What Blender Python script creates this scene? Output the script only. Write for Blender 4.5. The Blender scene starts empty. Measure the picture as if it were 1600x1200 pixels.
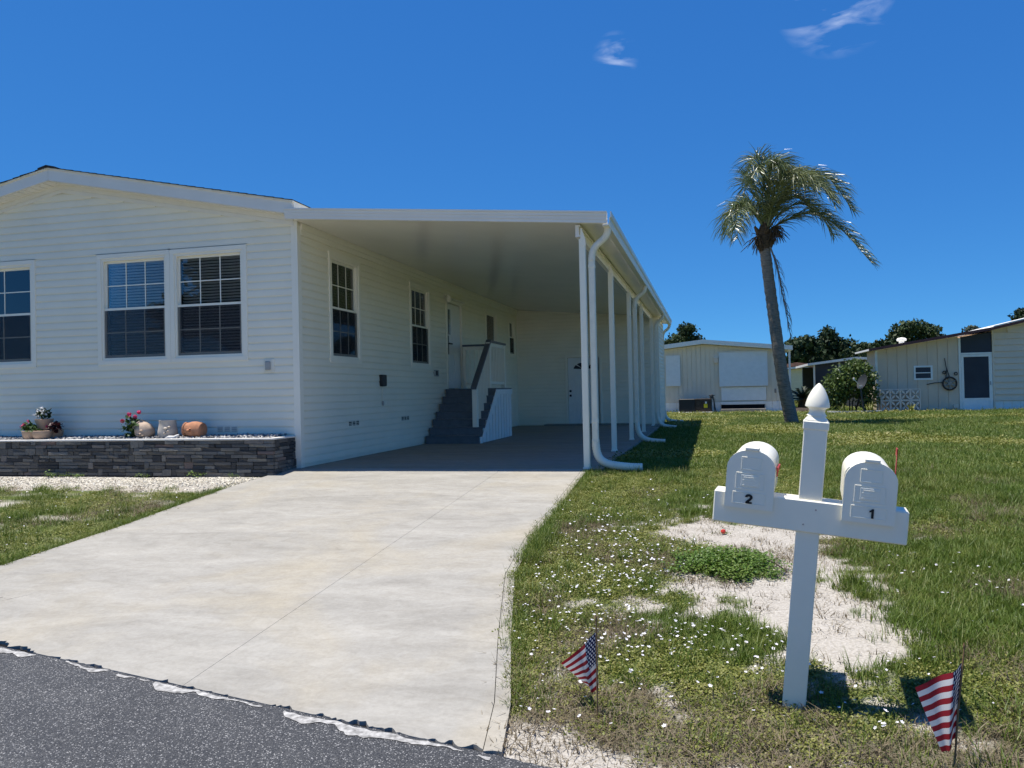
import bpy, bmesh, math, random
import numpy as np
from mathutils import Vector, Matrix
R = math.radians
random.seed(7)
scene = bpy.context.scene
COL = scene.collection

# ------------------------------------------------------------------ camera
cam_d = bpy.data.cameras.new('camera'); cam = bpy.data.objects.new('camera', cam_d); COL.objects.link(cam)
scene.camera = cam
cam_d.sensor_width = 36.0; cam_d.lens = 36.0 * 1250 / 1600
cam_d.clip_start = 0.05; cam_d.clip_end = 3000
TH = math.atan(309 / 1250); PITCH = math.atan(13.6 / 1250); ROLL = math.atan(0.0215)
_f = Vector((-math.sin(TH) * math.cos(PITCH), math.cos(TH) * math.cos(PITCH), math.sin(PITCH)))
_r = Vector((math.cos(TH), math.sin(TH), 0)); _u = _r.cross(_f)
_r2 = _r * math.cos(ROLL) - _u * math.sin(ROLL); _u2 = _u * math.cos(ROLL) + _r * math.sin(ROLL)
cam.matrix_world = Matrix(((_r2.x, _u2.x, -_f.x, 0), (_r2.y, _u2.y, -_f.y, 0), (_r2.z, _u2.z, -_f.z, 1.05), (0, 0, 0, 1)))

# ------------------------------------------------------------------ sky, sun, exposure
SUN = Vector((0.27, 0.0, -1.0)).normalized()          # direction the light travels
world = bpy.data.worlds.new('World'); scene.world = world; world.use_nodes = True
wn = world.node_tree; wn.nodes.clear()
w_out = wn.nodes.new('ShaderNodeOutputWorld'); w_bg = wn.nodes.new('ShaderNodeBackground')
sky = wn.nodes.new('ShaderNodeTexSky'); sky.sky_type = 'NISHITA'; sky.sun_disc = False
sky.sun_elevation = math.asin(-SUN.z); sky.sun_rotation = math.atan2(-SUN.x, -SUN.y) % (2 * math.pi)
sky.altitude = 2000; sky.air_density = 0.5; sky.dust_density = 0.0; sky.ozone_density = 8.0
SKY_STRENGTH = 0.12
# thin wisps of cloud, high in the sky
tc = wn.nodes.new('ShaderNodeTexCoord')
def wmath(op, a, b=None):
    n = wn.nodes.new('ShaderNodeMath'); n.operation = op
    for i, v in enumerate((a, b)):
        if v is None: continue
        if isinstance(v, (int, float)): n.inputs[i].default_value = v
        else: wn.links.new(v, n.inputs[i])
    return n.outputs[0]
wnoise = wn.nodes.new('ShaderNodeTexNoise'); wnoise.inputs['Scale'].default_value = 17; wnoise.inputs['Detail'].default_value = 7
wnoise.inputs['Distortion'].default_value = 0.5
wmap = wn.nodes.new('ShaderNodeMapping'); wmap.inputs['Scale'].default_value = (1.0, 1.0, 3.2); wmap.inputs['Rotation'].default_value = (0, R(20), 0)
wn.links.new(tc.outputs['Generated'], wmap.inputs[0]); wn.links.new(wmap.outputs[0], wnoise.inputs['Vector'])
mask = None
for (d, rad, amt) in (((0.1412, 0.8985, 0.4157), 0.068, 1.0), ((-0.0961, 0.9185, 0.3837), 0.028, 0.75)):          # compass direction of each wisp
    dp = wn.nodes.new('ShaderNodeVectorMath'); dp.operation = 'DISTANCE'
    wn.links.new(tc.outputs['Generated'], dp.inputs[0]); dp.inputs[1].default_value = d
    m = wmath('MULTIPLY', wmath('MAXIMUM', wmath('SUBTRACT', 1.0, wmath('DIVIDE', dp.outputs['Value'], rad)), 0.0), amt)
    mask = m if mask is None else wmath('ADD', mask, m)
nz = wmath('MAXIMUM', wmath('MULTIPLY', wmath('SUBTRACT', wnoise.outputs['Fac'], 0.47), 5.0), 0.0)
cfac = wmath('MINIMUM', wmath('MULTIPLY', wmath('MULTIPLY', mask, nz), 0.75), 0.42)
wmix = wn.nodes.new('ShaderNodeMix'); wmix.data_type = 'RGBA'
# colour response of the camera to the clear sky: an even, deep blue
sps = wn.nodes.new('ShaderNodeSeparateColor'); cps = wn.nodes.new('ShaderNodeCombineColor'); wn.links.new(sky.outputs[0], sps.inputs[0])
for i, (k, p) in enumerate(((0.27, 0.80), (0.50, 0.59), (0.675, 0.35))):
    wn.links.new(wmath('MULTIPLY', wmath('POWER', wmath('MULTIPLY', sps.outputs[i], SKY_STRENGTH), p), k / SKY_STRENGTH), cps.inputs[i])
wn.links.new(cfac, wmix.inputs['Factor']); wn.links.new(cps.outputs[0], wmix.inputs['A']); wmix.inputs['B'].default_value = (5.6, 6.2, 7.4, 1)
wn.links.new(wmix.outputs['Result'], w_bg.inputs['Color']); w_bg.inputs['Strength'].default_value = SKY_STRENGTH
wn.links.new(w_bg.outputs[0], w_out.inputs[0])

sun_d = bpy.data.lights.new('sun', 'SUN'); sun_d.energy = 4.7; sun_d.angle = R(0.53); sun_d.color = (1.0, 0.955, 0.88)
sun = bpy.data.objects.new('sun', sun_d); COL.objects.link(sun); sun.location = (-8, 0, 30)
sun.rotation_euler = SUN.to_track_quat('-Z', 'Y').to_euler()

scene.render.engine = 'CYCLES'
vs = scene.view_settings
vs.view_transform = 'Standard'; vs.look = 'None'; vs.exposure = 0.46; vs.gamma = 1.0; vs.use_curve_mapping = False
scene.render.resolution_x = 1024; scene.render.resolution_y = 768

# ------------------------------------------------------------------ materials
MATS = {}
class NT:
    """small node-tree helper"""
    def __init__(s, name):
        m = bpy.data.materials.new(name); m.use_nodes = True; s.m = m; s.t = m.node_tree; s.n = s.t.nodes; s.l = s.t.links
        s.b = s.n['Principled BSDF']; s.out = s.n['Material Output']
    def new(s, typ, **kw):
        n = s.n.new(typ)
        for k, v in kw.items():
            if hasattr(n, k): setattr(n, k, v)
            else: n.inputs[k].default_value = v
        return n
    def link(s, a, b): s.l.new(a, b)
    def math(s, op, a, b=None, c=None):
        n = s.n.new('ShaderNodeMath'); n.operation = op
        for i, v in enumerate((a, b, c)):
            if v is None: continue
            if isinstance(v, (int, float)): n.inputs[i].default_value = v
            else: s.l.new(v, n.inputs[i])
        return n.outputs[0]
    def coord(s, which='Object', scale=(1, 1, 1), rot=(0, 0, 0)):
        if which == 'World':
            g = s.n.new('ShaderNodeNewGeometry'); o = g.outputs['Position']
        else:
            g = s.n.new('ShaderNodeTexCoord'); o = g.outputs[which]
        mp = s.n.new('ShaderNodeMapping'); mp.inputs['Scale'].default_value = scale; mp.inputs['Rotation'].default_value = rot
        s.l.new(o, mp.inputs[0]); return mp.outputs[0]
    def noise(s, vec, scale, detail=4, rough=0.55, dist=0.0):
        n = s.n.new('ShaderNodeTexNoise'); n.inputs['Scale'].default_value = scale; n.inputs['Detail'].default_value = detail
        n.inputs['Roughness'].default_value = rough; n.inputs['Distortion'].default_value = dist
        s.l.new(vec, n.inputs['Vector']); return n.outputs['Fac']
    def ramp(s, fac, stops):
        n = s.n.new('ShaderNodeValToRGB'); cr = n.color_ramp
        while len(cr.elements) < len(stops): cr.elements.new(0.5)
        for e, (p, c) in zip(cr.elements, stops):
            e.position = p; e.color = c if len(c) == 4 else (*c, 1)
        s.l.new(fac, n.inputs[0]); return n.outputs[0]
    def mix(s, fac, a, b, blend='MIX'):
        n = s.n.new('ShaderNodeMix'); n.data_type = 'RGBA'; n.blend_type = blend
        for k, v in (('Factor', fac), ('A', a), ('B', b)):
            sock = n.inputs[k] if k == 'Factor' else [i for i in n.inputs if i.name == k and i.type == 'RGBA'][0]
            if isinstance(v, (int, float)): sock.default_value = v
            elif isinstance(v, tuple): sock.default_value = v if len(v) == 4 else (*v, 1)
            else: s.l.new(v, sock)
        return [o for o in n.outputs if o.type == 'RGBA'][0]
    def bump(s, h, strength=0.3, dist=0.01):
        n = s.n.new('ShaderNodeBump'); n.inputs['Strength'].default_value = strength; n.inputs['Distance'].default_value = dist
        s.l.new(h, n.inputs['Height']); s.l.new(n.outputs[0], s.b.inputs['Normal']); return n
    def base(s, c):
        if isinstance(c, tuple): s.b.inputs['Base Color'].default_value = (*c, 1)
        else: s.l.new(c, s.b.inputs['Base Color'])
    def set(s, rough=0.6, spec=0.3, metal=0.0):
        s.b.inputs['Roughness'].default_value = rough; s.b.inputs['Specular IOR Level'].default_value = spec; s.b.inputs['Metallic'].default_value = metal
    def rand(s):
        return s.n.new('ShaderNodeObjectInfo').outputs['Random']

def plain(name, c, rough=0.6, spec=0.3, var=0.08, scale=6.0, bump=0.0, bscale=60.0, metal=0.0, coord='World'):
    t = NT(name); v = t.coord(coord); n = t.noise(v, scale, 5)
    lo = tuple(x * (1 - var) for x in c); hi = tuple(min(1, x * (1 + var)) for x in c)
    t.base(t.ramp(n, [(0.3, lo), (0.7, hi)])); t.set(rough, spec, metal)
    if bump: t.bump(t.noise(v, bscale, 4), bump, 0.004)
    MATS[name] = t.m; return t.m

plain('vinyl', (0.87, 0.815, 0.66), 0.5, 0.3, 0.03, 1.6, 0.06, 40)
plain('trim_white', (0.88, 0.83, 0.69), 0.42, 0.35, 0.02, 3)
plain('alum_white', (0.80, 0.76, 0.67), 0.34, 0.45, 0.03, 2.2)
plain('ceiling_white', (0.78, 0.745, 0.65), 0.2, 0.5, 0.04, 1.2)
plain('soffit_cream', (0.80, 0.77, 0.69), 0.55, 0.25, 0.03, 4)
plain('post_white', (0.88, 0.83, 0.68), 0.38, 0.4, 0.025, 8)
plain('pipe_white', (0.80, 0.755, 0.62), 0.5, 0.35, 0.06, 9)
plain('shingle', (0.045, 0.047, 0.05), 0.9, 0.15, 0.3, 14, 0.4, 120)
plain('dark_gap', (0.012, 0.012, 0.013), 0.9, 0.1, 0.1)
plain('interior', (0.16, 0.155, 0.15), 0.9, 0.1, 0.1)
plain('blind', (0.72, 0.73, 0.74), 0.6, 0.3, 0.03)
plain('composite_grey', (0.145, 0.16, 0.175), 0.6, 0.25, 0.12, 9, 0.15, 70)
plain('rail_grey', (0.10, 0.11, 0.125), 0.45, 0.35, 0.08)
plain('black_plastic', (0.02, 0.021, 0.023), 0.45, 0.4, 0.1)
plain('grey_box', (0.36, 0.36, 0.34), 0.6, 0.3, 0.1)
plain('hinge_metal', (0.35, 0.35, 0.36), 0.35, 0.5, 0.1, metal=0.8)
plain('white_cap', (0.66, 0.64, 0.60), 0.75, 0.2, 0.06, 12, 0.2, 90)
plain('cement_dust', (0.36, 0.35, 0.33), 0.9, 0.1, 0.55, 28, 0.6, 120)
plain('mailbox_white', (0.87, 0.825, 0.68), 0.4, 0.4, 0.02, 10)
plain('flag_red', (0.42, 0.055, 0.04), 0.45, 0.4, 0.15, 20)
plain('number_black', (0.012, 0.012, 0.012), 0.5, 0.3, 0.05)
plain('stick_wood', (0.20, 0.125, 0.06), 0.7, 0.2, 0.25, 30)
plain('tan_panel', (0.70, 0.56, 0.42), 0.75, 0.15, 0.05, 1.5)
plain('tan_siding', (0.78, 0.64, 0.49), 0.65, 0.2, 0.04, 1.5)
plain('beige_panel', (0.76, 0.66, 0.51), 0.7, 0.2, 0.05, 1.3)
plain('cream_wall', (0.76, 0.66, 0.46), 0.75, 0.15, 0.05)
plain('brown_roof', (0.20, 0.115, 0.08), 0.85, 0.15, 0.2, 4)
plain('maroon', (0.13, 0.05, 0.045), 0.55, 0.3, 0.15)
plain('shutter_white', (0.82, 0.82, 0.78), 0.5, 0.3, 0.04)
plain('roof_white', (0.86, 0.83, 0.75), 0.55, 0.3, 0.05)
plain('screen_dark', (0.035, 0.042, 0.055), 0.6, 0.35, 0.25, 0.8)
plain('step_brown', (0.30, 0.27, 0.235), 0.85, 0.15, 0.15)
plain('block_pink', (0.78, 0.69, 0.60), 0.85, 0.15, 0.08, 7)
plain('dish_grey', (0.045, 0.047, 0.047), 0.5, 0.35, 0.06)
plain('rust', (0.06, 0.045, 0.038), 0.8, 0.2, 0.3, 12)
plain('mulch', (0.07, 0.055, 0.045), 0.95, 0.05, 0.35, 9, 0.5, 40)
plain('label_yellow', (0.75, 0.6, 0.03), 0.6, 0.3, 0.05)
plain('terracotta', (0.46, 0.215, 0.12), 0.8, 0.15, 0.22, 11, 0.25, 60)
plain('clay_pale', (0.50, 0.385, 0.29), 0.85, 0.12, 0.16, 14, 0.25, 70)
plain('clay_grey', (0.55, 0.48, 0.40), 0.85, 0.12, 0.14, 14, 0.25, 70)
plain('clay_bowl', (0.47, 0.33, 0.235), 0.8, 0.12, 0.14, 14, 0.2, 70)
plain('petal_pink', (0.72, 0.07, 0.17), 0.6, 0.2, 0.2, 40)
plain('petal_white', (0.85, 0.84, 0.82), 0.6, 0.2, 0.05, 40)
plain('petal_lilac', (0.80, 0.77, 0.80), 0.6, 0.2, 0.06, 40)
plain('red_plastic', (0.6, 0.05, 0.03), 0.4, 0.4, 0.1)

def mat_concrete(name, tint, streak=True):
    t = NT(name); v = t.coord('World'); vs_ = t.coord('World', (0.45, 1.5, 1), (0, 0, R(8)))
    big = t.noise(v, 0.55, 6, 0.6, 0.6); st = t.noise(vs_, 1.7, 7, 0.65, 0.8); fine = t.noise(v, 38, 5, 0.7)
    a = tuple(x * 0.70 for x in tint); b = tint; c = (tint[0] * 0.97, tint[1] * 0.90, tint[2] * 0.76)
    col = t.mix(t.ramp(st, [(0.3, (0, 0, 0)), (0.72, (1, 1, 1))]), a, b)
    col = t.mix(t.math('MULTIPLY', t.ramp(big, [(0.47, (0, 0, 0)), (0.7, (1, 1, 1))]), 0.75), col, c)
    col = t.mix(0.22, col, t.ramp(fine, [(0.3, (0.35, 0.34, 0.33)), (0.65, (0.95, 0.94, 0.92))]), 'MULTIPLY')
    mid = t.noise(t.coord('World', (1.0, 1.6, 1), (0, 0, R(-25))), 4.5, 8, 0.68, 1.2)
    col = t.mix(0.55, col, t.ramp(mid, [(0.3, (0.72, 0.70, 0.67)), (0.6, (1, 1, 1))]), 'MULTIPLY')
    sp = t.noise(v, 140, 2, 0.5)
    col = t.mix(t.math('MULTIPLY', t.ramp(sp, [(0.70, (0, 0, 0)), (0.76, (1, 1, 1))]), 0.5), col, (0.16, 0.15, 0.14))
    t.base(col); t.set(0.85, 0.2)
    # broomed finish across the drive
    wv = t.n.new('ShaderNodeTexNoise'); wv.inputs['Scale'].default_value = 1.0; wv.inputs['Detail'].default_value = 3
    t.link(t.coord('World', (3, 95, 3), (0, 0, R(4))), wv.inputs['Vector'])
    h = t.math('ADD', t.math('MULTIPLY', wv.outputs['Fac'], 0.5), t.math('MULTIPLY', fine, 0.5))
    t.bump(h, 0.35, 0.004)
    MATS[name] = t.m
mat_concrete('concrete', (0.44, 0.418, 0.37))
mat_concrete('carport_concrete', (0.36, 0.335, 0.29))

def mat_asphalt():
    t = NT('asphalt'); v = t.coord('World')
    vo = t.n.new('ShaderNodeTexVoronoi'); vo.inputs['Scale'].default_value = 190; t.link(v, vo.inputs['Vector'])
    sep = t.n.new('ShaderNodeSeparateColor'); t.link(vo.outputs['Color'], sep.inputs[0])
    chip = t.ramp(sep.outputs[0], [(0.0, (0.045, 0.047, 0.052)), (0.6, (0.085, 0.087, 0.092)), (0.9, (0.12, 0.12, 0.118)), (0.98, (0.5, 0.49, 0.47))])
    big = t.noise(v, 1.3, 5); dust = t.noise(v, 5, 6, 0.7)
    col = t.mix(0.5, chip, t.ramp(big, [(0.3, (0.6, 0.6, 0.62)), (0.7, (1, 1, 1))]), 'MULTIPLY')
    col = t.mix(t.math('MULTIPLY', t.ramp(dust, [(0.55, (0, 0, 0)), (0.8, (1, 1, 1))]), 0.25), col, (0.3, 0.29, 0.27))
    t.base(col); t.set(0.75, 0.35)
    h = t.math('ADD', t.math('MULTIPLY', vo.outputs['Distance'], -1.0), t.math('MULTIPLY', t.noise(v, 30, 3), 0.6))
    t.bump(h, 0.9, 0.008); MATS['asphalt'] = t.m
mat_asphalt()

def mat_stone():
    t = NT('wall_stone'); v = t.coord('World'); r = t.rand()
    base = t.ramp(r, [(0.0, (0.060, 0.060, 0.060)), (0.3, (0.105, 0.10, 0.092)), (0.65, (0.165, 0.157, 0.14)), (0.93, (0.25, 0.235, 0.205)), (1.0, (0.20, 0.14, 0.12))])
    n = t.noise(v, 26, 6, 0.7)
    t.base(t.mix(0.65, base, t.ramp(n, [(0.25, (0.45, 0.45, 0.47)), (0.75, (1, 1, 1))]), 'MULTIPLY')); t.set(0.85, 0.2)
    t.bump(t.noise(v, 34, 7, 0.7), 0.8, 0.012); MATS['wall_stone'] = t.m
mat_stone()

def mat_ground():
    t = NT('lawn_soil'); v = t.coord('World')
    at = t.n.new('ShaderNodeVertexColor'); at.layer_name = 'cover'
    sep = t.n.new('ShaderNodeSeparateColor'); t.link(at.outputs['Color'], sep.inputs[0])
    n1 = t.noise(v, 0.7, 6, 0.6); n2 = t.noise(v, 7, 6, 0.7); n3 = t.noise(v, 60, 4, 0.6)
    green = t.mix(t.ramp(n2, [(0.32, (0, 0, 0)), (0.68, (1, 1, 1))]), (0.036, 0.068, 0.012), (0.115, 0.155, 0.042))
    green = t.mix(t.math('MULTIPLY', t.ramp(n1, [(0.4, (0, 0, 0)), (0.75, (1, 1, 1))]), 0.6), green, (0.17, 0.165, 0.06))
    soil = t.mix(n3, (0.09, 0.075, 0.055), (0.25, 0.215, 0.165))
    sand = t.mix(t.ramp(n3, [(0.35, (0, 0, 0)), (0.6, (1, 1, 1))]), (0.31, 0.28, 0.235), (0.56, 0.52, 0.46))
    sand = t.mix(t.math('MULTIPLY', n2, 0.7), sand, (0.38, 0.345, 0.29))
    col = t.mix(sep.outputs['Green'], green, soil); col = t.mix(sep.outputs['Red'], col, sand)
    t.base(col); t.set(0.95, 0.1)
    t.bump(t.math('ADD', n3, n2), 0.6, 0.02); MATS['lawn_soil'] = t.m
mat_ground()

def mat_leafy(name, stops, rough=0.5, spec=0.35, wscale=0.9, trans=0.25):
    t = NT(name); r = t.rand(); v = t.coord('World')
    n = t.noise(v, wscale, 5, 0.65)
    f = t.math('ADD', t.math('MULTIPLY', r, 0.45), t.math('MULTIPLY', n, 0.6))
    t.base(t.ramp(f, stops)); t.set(rough, spec)
    if trans:
        tr = t.new('ShaderNodeBsdfTranslucent'); ms = t.new('ShaderNodeMixShader'); ms.inputs[0].default_value = trans
        rp = [x for x in t.n if x.type == 'VALTORGB'][0]; t.link(rp.outputs[0], tr.inputs['Color'])
        t.link(t.b.outputs[0], ms.inputs[1]); t.link(tr.outputs[0], ms.inputs[2]); t.link(ms.outputs[0], t.out.inputs[0])
    MATS[name] = t.m
mat_leafy('grass_blade', [(0.2, (0.062, 0.112, 0.012)), (0.5, (0.118, 0.178, 0.021)), (0.72, (0.19, 0.22, 0.042)), (0.88, (0.30, 0.26, 0.105))])
mat_leafy('grass_dry', [(0.2, (0.13, 0.10, 0.06)), (0.6, (0.26, 0.21, 0.135)), (0.9, (0.36, 0.305, 0.215))], 0.8, 0.15)
mat_leafy('clover_leaf', [(0.2, (0.09, 0.12, 0.015)), (0.5, (0.18, 0.20, 0.03)), (0.72, (0.29, 0.285, 0.075)), (0.88, (0.40, 0.34, 0.17))])
mat_leafy('weed_green', [(0.2, (0.06, 0.12, 0.014)), (0.5, (0.10, 0.185, 0.022)), (0.85, (0.19, 0.25, 0.05))], wscale=9)
mat_leafy('tree_leaf', [(0.15, (0.014, 0.026, 0.010)), (0.5, (0.028, 0.05, 0.016)), (0.8, (0.06, 0.085, 0.03))], 0.6, 0.25, 0.35, 0.12)
mat_leafy('tree_leaf_grey', [(0.15, (0.05, 0.065, 0.045)), (0.8, (0.115, 0.135, 0.09))], 0.7, 0.2, 0.5, 0.12)
mat_leafy('shrub_leaf', [(0.15, (0.018, 0.040, 0.010)), (0.5, (0.038, 0.075, 0.016)), (0.85, (0.115, 0.16, 0.03))], 0.45, 0.4, 1.1, 0.2)
mat_leafy('sago_leaf', [(0.15, (0.012, 0.022, 0.010)), (0.8, (0.03, 0.05, 0.018))], 0.5, 0.3, 1, 0.1)
mat_leafy('palm_leaf', [(0.2, (0.07, 0.10, 0.035)), (0.55, (0.125, 0.16, 0.055)), (0.9, (0.25, 0.25, 0.11))], 0.33, 0.55, 1.5, 0.15)
mat_leafy('palm_dead', [(0.2, (0.13, 0.115, 0.10)), (0.9, (0.25, 0.23, 0.20))], 0.8, 0.2, 2, 0.1)
mat_leafy('flower_leaf', [(0.2, (0.025, 0.055, 0.014)), (0.8, (0.07, 0.13, 0.03))], 0.5, 0.3, 6, 0.15)
mat_leafy('dark_red_leaf', [(0.2, (0.03, 0.01, 0.012)), (0.8, (0.10, 0.02, 0.03))], 0.5, 0.3, 6, 0.1)
mat_leafy('shell_chip', [(0.15, (0.42, 0.37, 0.28)), (0.5, (0.68, 0.62, 0.50)), (0.9, (0.82, 0.78, 0.68))], 0.8, 0.2, 3, 0)
mat_leafy('pebble', [(0.15, (0.07, 0.07, 0.075)), (0.5, (0.24, 0.235, 0.23)), (0.85, (0.62, 0.6, 0.57))], 0.7, 0.3, 9, 0)

def mat_bark(name, c0, c1, ring=0.0):
    t = NT(name); v = t.coord('Object', (1, 1, 1)); n = t.noise(t.coord('Object', (3, 3, 14)), 2.5, 6, 0.7)
    t.base(t.ramp(n, [(0.3, c0), (0.7, c1)])); t.set(0.9, 0.1); t.bump(n, 0.7, 0.03); MATS[name] = t.m
mat_bark('palm_bark', (0.13, 0.11, 0.085), (0.33, 0.29, 0.23))
mat_bark('boot_bark', (0.045, 0.032, 0.022), (0.15, 0.105, 0.06))
mat_bark('tree_bark', (0.03, 0.025, 0.02), (0.08, 0.065, 0.05))

def mat_glass(name, tint, boost=1.6):
    t = NT(name); t.n.remove(t.b)
    tr = t.new('ShaderNodeBsdfTransparent'); tr.inputs[0].default_value = (*tint, 1)
    gl = t.new('ShaderNodeBsdfGlossy'); gl.inputs['Roughness'].default_value = 0.01; gl.inputs['Color'].default_value = (0.95, 0.97, 1, 1)
    fr = t.new('ShaderNodeFresnel'); fr.inputs[0].default_value = 1.5
    f = t.math('MINIMUM', t.math('MULTIPLY', fr.outputs[0], boost), 1.0)
    ms = t.new('ShaderNodeMixShader'); t.link(f, ms.inputs[0]); t.link(tr.outputs[0], ms.inputs[1]); t.link(gl.outputs[0], ms.inputs[2])
    t.link(ms.outputs[0], t.out.inputs[0]); MATS[name] = t.m
mat_glass('glass', (0.86, 0.88, 0.88), 0.95); mat_glass('glass_teal', (0.30, 0.55, 0.56), 2.2)
def mat_screen():
    t = NT('insect_screen'); t.n.remove(t.b)
    tr = t.new('ShaderNodeBsdfTransparent'); df = t.new('ShaderNodeBsdfDiffuse'); df.inputs[0].default_value = (0.05, 0.052, 0.06, 1)
    ms = t.new('ShaderNodeMixShader'); ms.inputs[0].default_value = 0.34
    t.link(tr.outputs[0], ms.inputs[1]); t.link(df.outputs[0], ms.inputs[2]); t.link(ms.outputs[0], t.out.inputs[0]); MATS['insect_screen'] = t.m
mat_screen()

def mat_usflag():
    t = NT('stars_and_stripes'); uv = t.n.new('ShaderNodeUVMap'); sp = t.n.new('ShaderNodeSeparateXYZ'); t.link(uv.outputs[0], sp.inputs[0])
    U, V = sp.outputs[0], sp.outputs[1]
    stripe = t.math('LESS_THAN', t.math('MODULO', t.math('FLOOR', t.math('MULTIPLY', V, 13.0)), 2.0), 0.5)   # 1 = red
    col = t.mix(stripe, (0.70, 0.69, 0.68), (0.30, 0.02, 0.03))
    # canton with rows of stars
    cu = t.math('DIVIDE', U, 0.4); cv = t.math('DIVIDE', t.math('SUBTRACT', V, 6 / 13), 7 / 13)
    gy = t.math('MULTIPLY', cv, 9.0); row = t.math('FLOOR', gy)
    gx = t.math('ADD', t.math('MULTIPLY', cu, 6.0), t.math('MULTIPLY', t.math('MODULO', row, 2.0), 0.5))
    dx = t.math('SUBTRACT', t.math('FRACT', gx), 0.5); dy = t.math('MULTIPLY', t.math('SUBTRACT', t.math('FRACT', gy), 0.5), 0.8)
    d = t.math('SQRT', t.math('ADD', t.math('MULTIPLY', dx, dx), t.math('MULTIPLY', dy, dy)))
    star = t.math('LESS_THAN', d, 0.27)
    cant = t.mix(star, (0.012, 0.02, 0.075), (0.72, 0.72, 0.72))
    incant = t.math('MULTIPLY', t.math('LESS_THAN', U, 0.4), t.math('GREATER_THAN', V, 6 / 13))
    t.base(t.mix(incant, col, cant)); t.set(0.7, 0.2)
    tr = t.new('ShaderNodeBsdfTranslucent'); ms = t.new('ShaderNodeMixShader'); ms.inputs[0].default_value = 0.3
    src = t.b.inputs['Base Color'].links[0].from_socket; t.link(src, tr.inputs['Color'])
    t.link(t.b.outputs[0], ms.inputs[1]); t.link(tr.outputs[0], ms.inputs[2]); t.link(ms.outputs[0], t.out.inputs[0])
    MATS['stars_and_stripes'] = t.m
mat_usflag()

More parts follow.
